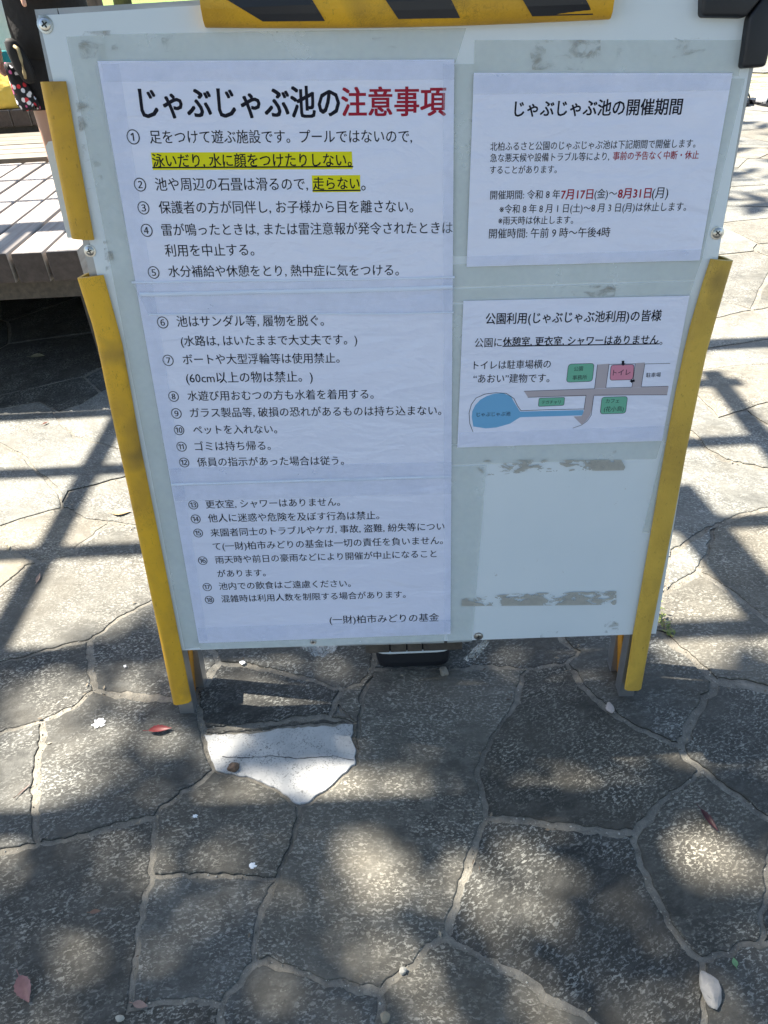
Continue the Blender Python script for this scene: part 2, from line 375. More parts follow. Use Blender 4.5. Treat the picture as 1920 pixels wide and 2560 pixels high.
def paving_regions():
    rnd = random.Random(11)
    hull = [G(*p).to_2d() for p in HULL]
    V, E, kind = [], [], []
    for L in LINES:
        k = len(V); V += [G(*p).to_2d() for p in L]
        for i in range(len(L) - 1): E.append((k + i, k + i + 1)); kind.append(0)
    seeds = []; sp = 0.40; y = -1.6; row = 0
    while y < 8.2:
        x = -5.0 + (row % 2) * sp * 0.5
        while x < 7.5:
            seeds.append(Vector((x + rnd.uniform(-.42, .42) * sp, y + rnd.uniform(-.42, .42) * sp))); x += sp * rnd.uniform(0.85, 1.25)
        y += sp * 0.82; row += 1
    tv, te, tf, *_ = delaunay_2d_cdt(seeds, [], [], 0, 1e-6)
    def circ(a, b, c):
        d = 2 * (a.x * (b.y - c.y) + b.x * (c.y - a.y) + c.x * (a.y - b.y))
        if abs(d) < 1e-9: return (a + b + c) / 3
        return Vector((((a.length_squared) * (b.y - c.y) + b.length_squared * (c.y - a.y) + c.length_squared * (a.y - b.y)) / d,
                       ((a.length_squared) * (c.x - b.x) + b.length_squared * (a.x - c.x) + c.length_squared * (b.x - a.x)) / d))
    cen = [circ(*[tv[i] for i in f]) for f in tf]; own = {}
    for fi, f in enumerate(tf):
        for i in range(3):
            own.setdefault(tuple(sorted((f[i], f[i - 1]))), []).append(fi)
    k = len(V); V += cen
    for e, fs in own.items():
        if len(fs) == 2 and (cen[fs[0]] - cen[fs[1]]).length < 3: E.append((k + fs[0], k + fs[1])); kind.append(1)
    keep = [i for i, v in enumerate(V) if -6 < v.x < 8.5 and -2.6 < v.y < 9.2]
    mp = {o: i for i, o in enumerate(keep)}
    E2, K2 = [], []
    for e, kd in zip(E, kind):
        if e[0] in mp and e[1] in mp: E2.append((mp[e[0]], mp[e[1]])); K2.append(kd)
    V2 = [V[i] for i in keep]
    ov, oe, of, _, oeo, _ = delaunay_2d_cdt(V2, E2, [], 0, 1e-5)
    block = {}
    for e, o in zip(oe, oeo):
        if not o: continue
        ks = {K2[i] for i in o if i < len(K2)}
        block[tuple(sorted(e))] = ks
    inside = []
    for f in of:
        c = sum((ov[i] for i in f), Vector((0, 0))) / 3; inside.append(in_poly(c, hull))
    adj = {}
    for fi, f in enumerate(of):
        for i in range(3): adj.setdefault(tuple(sorted((f[i], f[i - 1]))), []).append(fi)
    def wall(e):
        ks = block.get(e)
        if not ks: return False
        if 0 in ks: return True
        return not all(inside[f] for f in adj[e])
    lab = [-1] * len(of); n = 0
    for s in range(len(of)):
        if lab[s] >= 0: continue
        st = [s]; lab[s] = n
        while st:
            f = st.pop()
            for i in range(3):
                e = tuple(sorted((of[f][i], of[f][i - 1])))
                if wall(e): continue
                for g in adj[e]:
                    if lab[g] < 0: lab[g] = n; st.append(g)
        n += 1
    polys = []
    bnd = [dict() for _ in range(n)]
    for fi, f in enumerate(of):
        for i in range(3):
            a, b = f[i - 1], f[i]; e = tuple(sorted((a, b)))
            if len(adj[e]) == 1 or lab[adj[e][0]] != lab[adj[e][1]]: bnd[lab[fi]].setdefault(a, []).append(b)
    for B in bnd:
        best = None
        B = {a: list(b) for a, b in B.items()}
        while B:
            a = next(iter(B)); loop = [a]; cur = a
            while cur in B and B[cur]:
                nx = B[cur].pop()
                if not B[cur]: del B[cur]
                if nx == a: break
                loop.append(nx); cur = nx
            P = [ov[i] for i in loop]
            if len(P) > 2 and (best is None or abs(area2(P)) > abs(area2(best))): best = P
        if best:
            if area2(best) < 0: best = best[::-1]
            polys.append(best)
    return polys
SIDE = []
def stone_mesh(polys, mb_v, mb_f, rnd, rs, joint=0.0060, top=0.0, fine=None):
    for P in polys:
        c = sum(P, Vector((0, 0))) / len(P)
        near = (c - Vector((0.4, 1.0))).length
        step = 0.006 if near < 1.2 else (0.03 if near < 3 else 0.09)
        Q = []
        for i in range(len(P)):
            a, b = P[i - 1], P[i]; m_ = max(1, int((b - a).length / step))
            for j in range(m_): Q.append(a.lerp(b, j / m_))
        amp = 1.0 if near < 3 else 0.6
        W = []
        for q in Q:
            n1 = noise.noise_vector(Vector((q.x * 9, q.y * 9, 1.7))); n2 = noise.noise_vector(Vector((q.x * 55, q.y * 55, 4.1))); n3 = noise.noise_vector(Vector((q.x * 190, q.y * 190, 7.7))) if near < 1.2 else Vector()
            W.append(q + amp * Vector((n1.x * 0.006 + n2.x * 0.0050 + n3.x * .0022, n1.y * 0.006 + n2.y * 0.0050 + n3.y * .0022)))
        n = len(W)
        jw = joint * rnd.uniform(0.4, 1.35)
        def off(d):
            out = []
            for i in range(n):
                t = (W[(i + 4) % n] - W[i - 4])
                if t.length < 1e-7: t = Vector((1, 0))
                t.normalize(); nn = Vector((-t.y, t.x))
                w = d + jw * (1 + 0.9 * noise.noise(Vector((W[i].x * 14, W[i].y * 14, 9.0))))
                out.append(W[i] + nn * w)
            return out
        z0 = top + rnd.uniform(-0.0015, 0.0015); tx, ty = rnd.uniform(-.006, .006), rnd.uniform(-.006, .006)
        ht = lambda q: z0 + (q - c).x * tx + (q - c).y * ty
        rings = [[(q.x, q.y, -0.010) for q in off(0.0)], [(q.x, q.y, ht(q) - 0.0018) for q in off(0.0003)],
                 [(q.x, q.y, ht(q) - 0.0005) for q in off(0.0011)], [(q.x, q.y, ht(q)) for q in off(0.0026)]]
        k = len(mb_v)
        for r in rings: mb_v += r
        r = rnd.uniform(0.0, 0.42) + 0.5 * max(0.0, min(1.0, (c.y - 1.02) / 0.25))
        if c.x < -0.2 and 2.03 < c.y < 3.6: r = rnd.uniform(0.0, 0.06)  # stones under the deck darkened: its shade is put into their colour
        for i in range(3):
            for j in range(n):
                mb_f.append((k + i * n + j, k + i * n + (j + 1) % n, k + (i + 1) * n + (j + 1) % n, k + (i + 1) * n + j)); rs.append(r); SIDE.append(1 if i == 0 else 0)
        ring = rings[3]
        for t in tessellate_polygon([[Vector(p) for p in ring]]):
            a, b, c2 = [Vector(ring[i]) for i in t]
            cr = (b - a).cross(c2 - a).z
            t = t if cr > 0 else t[::-1]
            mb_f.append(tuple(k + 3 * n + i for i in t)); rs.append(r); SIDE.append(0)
    return
polys = paving_regions()
rnd = random.Random(5)
marb2 = [G(*p).to_2d() for p in MARBLE]
mc = sum(marb2, Vector((0, 0))) / len(marb2)
sel, white = [], None
WATER_Y = 6.62
for P in polys:
    c = sum(P, Vector((0, 0))) / len(P); a = abs(area2(P))
    if a < 0.0022 or c.x < -5.2 or c.x > 7.6 or c.y < -1.8 or c.y > 8.3: continue
    if in_poly(mc, P) and a < 0.1: white = P; continue
    if c.x > 0.9 and c.y > WATER_Y - 0.25: continue
    sel.append(P)
sv, sf, rs = [], [], []
stone_mesh(sel, sv, sf, rnd, rs)
gr_ = random.Random(9); gv, gf = [], []
for P in sel:
    c = sum(P, Vector((0, 0))) / len(P)
    if (c - Vector((.4, .9))).length > 1.6: continue
    for i in range(len(P)):
        a, b = P[i - 1], P[i]
        for _ in range(int((b - a).length * 110)):
            p = a.lerp(b, gr_.random()) + Vector((gr_.gauss(0, .0035), gr_.gauss(0, .0035))); r0 = .0006 + .0014 * gr_.random() ** 3; k = len(gv)
            z = -.0026 + r0 * .4
            gv += [(p.x + r0 * gr_.uniform(.7, 1.3), p.y, z), (p.x, p.y + r0 * gr_.uniform(.7, 1.3), z), (p.x - r0 * gr_.uniform(.7, 1.3), p.y, z), (p.x, p.y - r0, z), (p.x + r0 * .2, p.y, z + r0 * .9), (p.x, p.y, z - r0)]
            gf += [(k, k + 1, k + 4), (k + 1, k + 2, k + 4), (k + 2, k + 3, k + 4), (k + 3, k, k + 4)]
M_GRIT = mat('grit', (.3, .28, .23), .9); t_ = NT(M_GRIT); t_.base(t_.mix(t_.node('ShaderNodeNewGeometry').outputs['Random Per Island'], (.10, .09, .07), (.55, .52, .45)))
tag(mesh('grit', gv, gf, M_GRIT), 'loose grit and sand lying in the joints of the stone paving', 'grit', kind='stuff')
cv, cf = [], []
for P in sel:
    c = sum(P, Vector((0, 0))) / len(P)
    if (c - Vector((.4, .9))).length > 1.5: continue
    for i in range(len(P)):
        if gr_.random() > .16: continue
        p = P[i - 1].lerp(P[i], gr_.random()) + Vector((gr_.gauss(0, .012), gr_.gauss(0, .012))); a = gr_.uniform(0, 6.28); l_ = gr_.uniform(.0018, .0055); w_ = l_ * gr_.uniform(.15, .55); k = len(cv)
        ux, uy = math.cos(a), math.sin(a)
        cv += [(p.x + ux * l_, p.y + uy * l_, .0022), (p.x - uy * w_, p.y + ux * w_, .0035), (p.x - ux * l_, p.y - uy * l_, .0022), (p.x + uy * w_, p.y - ux * w_, .0028)]; cf.append((k, k + 1, k + 2, k + 3))
M_CRUMB = mat('leaf_crumbs', (.2, .15, .1), .8); t_ = NT(M_CRUMB); t_.base(t_.mix(t_.node('ShaderNodeNewGeometry').outputs['Random Per Island'], (.07, .045, .03), (.42, .36, .26)))
tag(mesh('leaf_crumbs', cv, cf, M_CRUMB), 'tiny crumbs of dry leaf and twig strewn over the stone paving', 'leaf litter', kind='stuff')
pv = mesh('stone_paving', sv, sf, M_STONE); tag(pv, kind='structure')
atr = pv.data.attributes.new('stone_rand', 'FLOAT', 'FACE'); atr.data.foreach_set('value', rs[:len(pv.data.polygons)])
M_DIRT = mat('joint_dirt', (0.040, 0.037, 0.030), 0.95); pv.data.materials.append(M_DIRT); pv.data.polygons.foreach_set('material_index', SIDE[:len(pv.data.polygons)])
mv, mf, mr = [], [], []
stone_mesh([white or marb2], mv, mf, rnd, mr, 0.001, 0.001)
wloc_ = Vector((mc.x, mc.y, 0))
wh = mesh('paving_stone', mv, mf, M_MARBLE, loc=wloc_)
tag(wh, 'white marble paving stone, five sided, set among dark stones before the sign', 'paving stone')
# hairline crack across the white stone
ck = MB(); pts = [G(*p, 0.0016) for p in bl((960, 505), (1080, 507), (1180, 500), (1280, 512), (1380, 505), (1440, 502), (1530, 518))]
for i in range(len(pts) - 1):
    for j in range(6):
        a = pts[i].lerp(pts[i + 1], j / 6); b = pts[i].lerp(pts[i + 1], (j + 1) / 6)
        a = a + Vector((0, noise.noise(a * 90) * .002, 0)); b = b + Vector((0, noise.noise(b * 90) * .002, 0))
        w = 0.0006 + 0.0004 * noise.noise(a * 60)
        ck.add([a + Vector((0, w, 0)), a - Vector((0, w, 0)), b - Vector((0, w, 0)), b + Vector((0, w, 0))], [(0, 1, 2, 3)])
ck.build('crack', M_DARK, wh)
base = mesh('ground', [(-60, -40, -0.0028), (60, -40, -0.0028), (60, WATER_Y + 0.02, -0.0028), (-60, WATER_Y + 0.02, -0.0028)], [(0, 1, 2, 3)], M_MORTAR)
tag(base, kind='structure')
# far ground: water on the right, lawn on the left
def water_mat():
    m = mat('shallow_water', (0.30, 0.27, 0.15), 0.06); t = NT(m); v = t.tc.outputs['Object']
    n = t.noise(t.mapping(v, (1.2, 3.2, 1)), 2.6, 4, 0.6, 0.8); s_ = t.noise(t.mapping(v, (1, 2.5, 1)), 6, 3, 0.6, 1.0)
    t.base(t.mix(t.ramp(s_, [(0.35, 0.0), (0.65, 1.0)]), (0.22, 0.22, 0.10), (0.52, 0.47, 0.32))); t.bump(n, 0.6, 0.05); return m
def grass_mat():
    m = mat('lawn_grass', (0.09, 0.20, 0.02), 0.8); t = NT(m); v = t.tc.outputs['Object']
    t.base(t.mix(t.ramp(t.noise(v, 4, 6, 0.7), [(0.35, 0.0), (0.65, 1.0)]), (0.10, 0.19, 0.025), (0.24, 0.34, 0.045))); t.bump(t.noise(v, 30, 4), 1.0, 0.05); return m
tag(mesh('pond_water', [(0.9, WATER_Y, -0.02), (60, WATER_Y, -0.02), (60, 16, -0.02), (0.9, 16, -0.02)], [(0, 1, 2, 3)], water_mat()), kind='structure')
gm = grass_mat()
tag(mesh('lawn', [(-60, WATER_Y + 2.5, -0.004), (0.9, WATER_Y + 2.5, -0.004), (0.9, 16, -0.004), (60, 16, -0.004), (60, 120, 1.5), (-60, 120, 1.5)], [(0, 1, 2, 3, 4, 5)], gm), kind='structure')
tag(mesh('path', [(-60, WATER_Y + 0.02, -0.0065), (0.9, WATER_Y + 0.02, -0.0065), (0.9, WATER_Y + 2.5, -0.0065), (-60, WATER_Y + 2.5, -0.0065)], [(0, 1, 2, 3)], M_MORTAR), kind='structure')

# ------------------------------------------------------------------ the sign
sign = empty('sign_board', BO + Vector((0.4, 0.03, 0)), 'white folding sign board with aluminium frame and yellow edge guards, covered in notices', 'sign board')
pTL, pBL = uv(96, 39), uv(455, 1626)
pBR = uv(1640, 1584); pTRx = uv(1872, 178)
sl = (pTRx.x - pBR.x) / (pTRx.y - pBR.y)
topv = pTL.y + 0.004
pTR = Vector((pBR.x + sl * (topv - pBR.y), topv))
PAN = [pBL, pBR, pTR, pTL]
def slab(poly, n0, n1):
    k = len(poly); v = [BW(p[0], p[1], n1) for p in poly] + [BW(p[0], p[1], n0) for p in poly]
    return v, [tuple(range(k))] + [tuple(range(2 * k - 1, k - 1, -1))] + [(i, k + i, k + (i + 1) % k, (i + 1) % k) for i in range(k)]
def bslab(name, poly, n0, n1, m, parent):
    b = MB(); b.add(*slab(poly, n0, n1)); return b.build(name, m, parent)
bslab('panel', PAN, -0.003, 0.0, M_PANEL, sign)
# aluminium frame: two long posts that are also the legs, rails between
uL, uR = -0.006, 0.0
oTL = uv(83, 23)
def post(name, a, b, w, n0, n1, parent):                  # a, b = (u, v) of the outer edge bottom/top; w towards the middle
    q = [Vector(a), Vector((a[0] + w, a[1])), Vector((b[0] + w, b[1])), Vector(b)]
    if w < 0: q = q[::-1]
    return bslab(name, q, n0, n1, M_ALU, parent)
fl_ = uv(447, 1790); fr_ = uv(1584, 1748)
frL0 = Vector((uv(450, 1789).x, 0.0)); frL1 = Vector((oTL.x, oTL.y))
frR0 = Vector((uv(1584, 1748).x, 0.0)); frR1 = Vector((pTR.x + 0.009, oTL.y))
post('front_leg', frL0, frL1, 0.026, -0.030, -0.0035, sign)
post('front_leg', frR0, frR1, -0.026, -0.030, -0.0035, sign)
bslab('top_rail', [(frL1.x + .027, oTL.y - .024), (frR1.x - .027, oTL.y - .024), (frR1.x - .027, oTL.y), (frL1.x + .027, oTL.y)], -0.029, -0.0035, M_ALU, sign)
bslab('bottom_rail', [(frL0.x + .032, pBL.y + .004), (frR0.x - .022, pBL.y + .004), (frR0.x - .022, pBL.y + .026), (frL0.x + .032, pBL.y + .026)], -0.029, -0.0035, M_ALU, sign)
# the folded rear frame, close behind
rl0 = uv(489, 1740, -0.07); rr0 = uv(1552, 1690, -0.07)
post('rear_leg', Vector((rl0.x, 0.012)), Vector((frL1.x + 0.004, oTL.y - .01)), 0.024, -0.086, -0.060, sign)
post('rear_leg', Vector((rr0.x, 0.012)), Vector((frR1.x - 0.004, oTL.y - .01)), -0.024, -0.086, -0.060, sign)
bslab('rear_panel', [(frL0.x + .045, pBL.y + .03), (frR0.x - .045, pBL.y + .03), (frR1.x - .02, oTL.y - .02), (frL1.x + .02, oTL.y - .02)], -0.060, -0.056, M_WHITE, sign)
e0, e1 = uv(120, 358, -0.045), uv(176, 592, -0.045)
bslab('edge_trim', [(e1.x, e1.y), (e1.x + .02, e1.y), (e0.x + .025, e0.y), (e0.x + .005, e0.y + .002), (e0.x, e0.y - .004)], -0.052, -0.034, M_WHITE, sign)
# guards: a C section run along traced stations
def guard(name, outer, inner, m, parent, thick=0.011, back=-0.034):
    O = [uv(*p, 0.006) for p in outer]; I = [uv(*p, 0.006) for p in inner]; rings = []
    # resample both to the same stations
    def res(L, k):
        d = [0.0]
        for i in range(len(L) - 1): d.append(d[-1] + (L[i + 1] - L[i]).length)
        out = []
        for j in range(k):
            s = d[-1] * j / (k - 1); i = 0
            while i < len(L) - 2 and d[i + 1] < s: i += 1
            out.append(L[i].lerp(L[i + 1], (s - d[i]) / max(1e-9, d[i + 1] - d[i])))
        return out
    k = 25; O, I = res(O, k), res(I, k)
    for a, b in zip(O, I):
        w = (b - a).length; t = (b - a) / w
        prof = [(w, .003), (w - .0008, .0062), (w - .004, thick * .86), (w * .6, thick), (w * .3, thick), (.006, thick * .93), (.0016, thick * .62), (0, .003),
                (0, back + .006), (.004, back), (w * .55, back - .001), (w * .55, back + .004), (.006, back + .005), (.004, -.002), (.006, .0032), (w - .004, .0024)]
        rings.append([BW((a + t * s).x, (a + t * s).y, n) for s, n in prof])
    b = MB(); b.loft(rings); o = b.build(name, m, parent, smooth=True)
    o.data.set_sharp_from_angle(angle=R_(50)); return o
g = guard('edge_guard', [(98, 205), (177, 596)], [(163, 203), (196, 395), (234, 600)], M_YEL, sign); g['label'] = 'short yellow edge guard on the upper left side, twisted outwards'
g = guard('edge_guard', [(191, 696), (235, 833), (277, 1037), (319, 1226), (382, 1520), (432, 1760)],
      [(257, 688), (303, 854), (326, 980), (348, 1106), (416, 1441), (453, 1627), (478, 1753)], M_YEL, sign); g['label'] = 'long bowed yellow edge guard down the left side'
g = guard('edge_guard', [(1835, 652), (1809, 739), (1767, 888), (1746, 992), (1719, 1124), (1687, 1297), (1646, 1500), (1627, 1598), (1605, 1721)],
      [(1778, 648), (1755, 718), (1719, 843), (1690, 983), (1664, 1124), (1634, 1300), (1599, 1500), (1583, 1588), (1562, 1724)], M_YEL2, sign); g['label'] = 'faded yellow edge guard down the right side'
# rear guards seen edge-on under the panel
for (x0, x1, y0, y1) in ((472, 488, 1600, 1745), (1546, 1560, 1560, 1690)):
    a, b, c, d = uv(x0 - (12 if x0 < 900 else -3), y0, -.05), uv(x1 - (12 if x0 < 900 else -3), y0, -.05), uv(x1, y1, -.05), uv(x0, y1, -.05)
    bslab('rear_edge_guard', [d, c, b, a], -0.060, -0.034, M_ORANGE, sign)
# striped guard over the top edge
hb0, hb1 = uv(513, 68, .008), uv(1526, 47, .008)
htop = oTL.y + 0.006
def top_guard():
    rings = []
    for k in range(17):
        p = hb0.lerp(hb1, k / 16); sag = 0.0035 * math.sin(math.pi * k / 16)
        v0 = p.y - sag; h = htop - v0; rings_p = [(0, .001), (.0004, .009), (.006, .0155), (.016, .0185), (h * .5, .0195), (h - .004, .018), (h + .004, .012), (h + .007, 0.0), (h + .007, -.03), (h, -.038), (h - .03, -.038), (h - .03, -.033), (h - .001, -.032), (h - .001, .008), (.004, .001)]
        rings.append([BW(p.x, v0 + a, n) for a, n in rings_p])
    b = MB(); b.loft(rings); o = b.build('striped_edge_guard', M_YEL, sign, smooth=True); o.data.set_sharp_from_angle(angle=R_(50)); return o
tgd = top_guard(); tgd['label'] = 'yellow guard with black slanted stripes over the top edge'
for q in ([(560, 0), (656, 53), (812, 52), (776, -8)], [(963, 0), (996, 47), (1151, 44.5), (1124, -8)], [(1306, 0), (1332, 40), (1486, 36), (1461, -8)]):
    # stripe follows the face of the guard and carries on over its top
    lo0, lo1 = uv(*q[1], .019), uv(*q[2], .019); hi0, hi1 = uv(q[0][0] - 5, q[0][1] - 8, .019), uv(*q[3], .019)
    s0 = (hi0.x - lo0.x) / max(1e-6, hi0.y - lo0.y); s1 = (hi1.x - lo1.x) / max(1e-6, hi1.y - lo1.y)
    b = MB(); vv = []
    vb = 0.5 * (lo0.y + lo1.y)
    def gx(u): return hb0.y + (hb1.y - hb0.y) * (u - hb0.x) / (hb1.x - hb0.x)
    lv = [(0.0, None), (0.25, None), (0.5, None), (0.75, None), (1.0, None)]
    rows = []
    for f, _ in lv:
        row = []
        for i in range(9):
            t = i / 8
            vlo = lo0.y * (1 - t) + lo1.y * t; vtop = htop - 0.004; v_ = vlo * (1 - f) + vtop * f
            u_ = (lo0.x + s0 * (v_ - lo0.y)) * (1 - t) + (lo1.x + s1 * (v_ - lo1.y)) * t
            base_v = gx(u_) - 0.0035 * math.sin(math.pi * (u_ - hb0.x) / (hb1.x - hb0.x)); h = htop - base_v; a = v_ - base_v
            pr = [(0, .001), (.0004, .009), (.006, .0155), (.016, .0185), (h * .5, .0195), (h - .004, .018)]
            n_ = pr[-1][1]
            for j in range(len(pr) - 1):
                if pr[j][0] <= a <= pr[j + 1][0]: n_ = pr[j][1] + (pr[j + 1][1] - pr[j][1]) * (a - pr[j][0]) / max(1e-9, pr[j + 1][0] - pr[j][0]); break
            row.append(BW(u_, v_, n_ + .0009))
        rows.append(row)
    V_ = [p for r in rows for p in r]; F_ = [(r * 9 + i, r * 9 + i + 1, r * 9 + i + 10, r * 9 + i + 9) for r in range(4) for i in range(8)]
    b.add(V_, F_); b.build('black_stripe', M_STRIPE, tgd)
# black corner guard, top right
cg = MB()
c1 = [uv(1754, 42, .012), uv(1864, 44, .012), uv(1935, -40, .012), uv(1756, -40, .012)]
c2 = [uv(1854, 171, .012), uv(1915, 167, .012), uv(1945, 40, .012), uv(1965, -35, .012), uv(1935, -40, .012), uv(1873, 40, .012)]
def bevslab(poly, n0, n1, bev):
    bm = bmesh.new(); v, f = slab(poly, n0, n1); vs = [bm.verts.new(p) for p in v]
    for q in f: bm.faces.new([vs[i] for i in q])
    bmesh.ops.recalc_face_normals(bm, faces=bm.faces); bmesh.ops.bevel(bm, geom=list(bm.edges), offset=bev, segments=3, affect='EDGES', profile=0.5)
    bm.verts.index_update(); r = ([v.co.copy() for v in bm.verts], [[v.index for v in q.verts] for q in bm.faces]); bm.free(); return r
cg.add(*bevslab(c1, -0.034, 0.014, .004)); cg.add(*bevslab(c2, -0.036, 0.0135, .004))
cgo = cg.build('corner_guard', M_RUBBER, sign, smooth=True); cgo.data.set_sharp_from_angle(angle=R_(40)); cgo['label'] = 'black rubber corner guard on the top right corner'
# screws with cross recess and washer
def screw(x, y, r, tilt):
    c = uv(x, y); b = MB()
    prof = [(1.0, 0.0), (1.0, .0008), (0.76, .0010), (0.72, .0016), (0.60, .0021), (0.30, .0024), (0.0001, .0024)]
    rings = [[BW(c.x + r * a * math.cos(2 * math.pi * k / 20), c.y + r * a * math.sin(2 * math.pi * k / 20), n + .0002) for k in range(20)] for a, n in prof]
    b.loft(rings, False); o = b.build('screw', M_SCREW, sign, smooth=True); o.data.set_sharp_from_angle(angle=R_(25))
    d = MB()
    for s in (0, math.pi / 2):
        ca, sa = math.cos(tilt + s), math.sin(tilt + s); n = .0027 + s * .0001
        P = [(-.42, -.09), (.42, -.09), (.42, .09), (-.42, .09)]
        d.add([BW(c.x + r * (a * ca - e * sa), c.y + r * (a * sa + e * ca), n) for a, e in P], [(0, 1, 2, 3)])
    d.build('cross_recess', M_DARK, o)
screw(113, 61, .0092, .5); screw(225, 627, .0078, .3); screw(1793, 582, .0085, .8); screw(1196, 1590, .0078, .2); screw(783, 1604, .0060, .6)

# ------------------------------------------------------------------ tapes and glue marks on the board
def bquad(name, q, n, m, parent, sub=1):
    P = [uv(*p) for p in q]
    return mesh(name, [BW(p.x, p.y, n) for p in P], [tuple(range(len(P)))[::-1] if area2(P) < 0 else tuple(range(len(P)))], m, parent)
for i, q in enumerate([
    [(166, 92), (258, 88), (505, 1618), (462, 1622)], [(262, 86), (1166, 70), (1138, 158), (240, 158)],
    [(1128, 160), (1195, 160), (1180, 640), (1128, 640)], [(1186, 100), (1862, 100), (1846, 190), (1184, 190)],
    [(1824, 196), (1862, 196), (1752, 655), (1738, 655)], [(1128, 660), (1756, 642), (1735, 700), (1128, 718)],
    [(1126, 722), (1735, 702), (1722, 742), (1130, 756)], [(1122, 760), (1170, 760), (1146, 1110), (1118, 1110)],
    [(1120, 1112), (1655, 1096), (1640, 1146), (1115, 1162)], [(1118, 1166), (1216, 1162), (1180, 1602), (1118, 1606)],
    [(470, 1600), (1112, 1580), (1110, 1606), (505, 1622)], [(1660, 1104), (1668, 1104), (1622, 1330), (1605, 1330)]]):
    bquad('clear_tape', q, 0.0005 + 0.00012 * i, M_TAPE, sign)
for q in ([(1192, 1166), (1215, 1148), (1552, 1148), (1562, 1166), (1558, 1174), (1350, 1178), (1210, 1187)],
          [(1154, 1495), (1290, 1482), (1540, 1476), (1540, 1510), (1200, 1513), (1154, 1514)]):
    bquad('glue_residue', q, 0.0024, M_RES, sign)
for q in ([(1320, 100), (1500, 100), (1500, 175), (1330, 175)], [(1655, 95), (1770, 95), (1760, 170), (1690, 170)], [(1540, 100), (1640, 100), (1640, 150), (1540, 150)],
          [(190, 80), (290, 76), (300, 150), (205, 150)], [(405, 88), (460, 86), (460, 130), (405, 130)], [(930, 95), (1060, 90), (1060, 140), (930, 145)],
          [(720, 90), (780, 90), (780, 125), (720, 125)], [(190, 250), (235, 250), (262, 480), (222, 480)], [(250, 480), (270, 480), (290, 700), (268, 700)],
          [(1380, 715), (1540, 712), (1535, 740), (1380, 742)], [(1690, 712), (1720, 712), (1718, 736), (1688, 736)], [(1500, 1112), (1540, 1112), (1540, 1136), (1500, 1136)],
          [(1510, 1550), (1545, 1550), (1545, 1580), (1510, 1580)], [(1350, 1575), (1395, 1575), (1390, 1592), (1350, 1592)]):
    bquad('glue_smudge', q, 0.0026, M_SMUDGE, sign)

# ------------------------------------------------------------------ notices
def text_geo(body, offset=0.0, res=2):
    c = bpy.data.curves.new('txt', 'FONT'); c.body = body; c.size = 1; c.offset = offset; c.resolution_u = res
    o = bpy.data.objects.new('txt', c); col.objects.link(o)
    dg = bpy.context.evaluated_depsgraph_get(); me = bpy.data.meshes.new_from_object(o.evaluated_get(dg))
    v = [(p.co.x, p.co.y) for p in me.vertices]; f = [tuple(q.vertices) for q in me.polygons]
    bpy.data.objects.remove(o); bpy.data.curves.remove(c); bpy.data.meshes.remove(me); return v, f
class Sheet:
    def __init__(s, name, q, n, label, group=None, th=0.0005):
        P = [uv(*p) for p in q]; c = sum(P, Vector((0, 0))) / 4
        s.root = empty(name, BW(c.x, c.y, n), label, 'notice', group); s.n = n + th; s.bk = {}
        if area2(P) < 0: P = P[::-1]
        bslab('paper', P, n, n + th, M_PAPER, s.root)
    def line(s, body, xl, yl, xr, yr, key='ink', bold=0.0, k=1.06):
        v, f = text_geo(body)
        x0 = min(p[0] for p in v); x1 = max(p[0] for p in v)
        a, b = uv(xl, yl), uv(xr, yr); e = (b - a); sc_ = e.length / (x1 - x0); t = e.normalized(); nn = Vector((-t.y, t.x))
        b_ = s.bk.setdefault(key, MB()); n = s.n + 0.00025
        strikes = [(-.007, 0), (.007, 0)] if not bold else [(-bold, -bold * .6), (bold, -bold * .6), (bold, bold * .6), (-bold, bold * .6), (0, 0)]
        for j, (dx, dy) in enumerate(strikes):
            b_.add([BW(*(a + t * ((p[0] - x0 + dx) * sc_) + nn * ((p[1] - 0.38 + dy) * sc_ * k)), n + .00001 * j) for p in v], f)
    def poly(s, key, pts, n=0.00012):
        b_ = s.bk.setdefault(key, MB()); P = [uv(*p) for p in pts]
        if area2(P) < 0: P = P[::-1]
        T = tessellate_polygon([[Vector((p.x, p.y, 0)) for p in P]])
        fs = []
        for t in T:
            a, b, c = [P[i] for i in t]; fs.append(t if (b - a).cross(c - a) > 0 else t[::-1])
        b_.add([BW(p.x, p.y, s.n + n) for p in P], fs)
    def stroke(s, key, pts, w, n=0.0003):
        P = [uv(*p) for p in pts]; b_ = s.bk.setdefault(key, MB())
        for i in range(len(P) - 1):
            t = (P[i + 1] - P[i]).normalized(); nn = Vector((-t.y, t.x)) * w; a, b = P[i] - t * w * .7, P[i + 1] + t * w * .7
            b_.add([BW(*p, s.n + n + .00001 * (i % 2)) for p in (a - nn, b - nn, b + nn, a + nn)], [(0, 1, 2, 3)])
    def done(s, names):
        out = {}
        for k, b in s.bk.items():
            nm, m, par = names[k.rstrip('0123456789')]
            out[k] = mesh(nm, b.v, b.f, m, out[par] if par else s.root)
        return out
RULES = 'laminated rule sheets stacked on the left of the sign'
S1 = Sheet('notice_sheet', [(246, 153), (1135, 149), (1131, 728), (348, 746)], 0.0030, 'top rule sheet with the large black and red heading and yellow highlights', RULES)
S1.line('じゃぶじゃぶ池の', 352, 257, 849, 255, 'head', 0.022, 1.16); S1.line('注意事項', 855, 255, 1114, 253, 'red', 0.022, 1.04)
S1.line('①', 319, 341, 351, 341); S1.line('足をつけて遊ぶ施設です。プールではないので,', 376, 342, 1030, 340)
S1.poly('high', [(379, 381), (880, 378.5), (882, 422), (384.5, 424.6)]); S1.line('泳いだり, 水に顔をつけたりしない。', 383, 401, 879, 399, bold=.012); S1.stroke('ink', [(384, 418.5), (882, 416)], .0008)
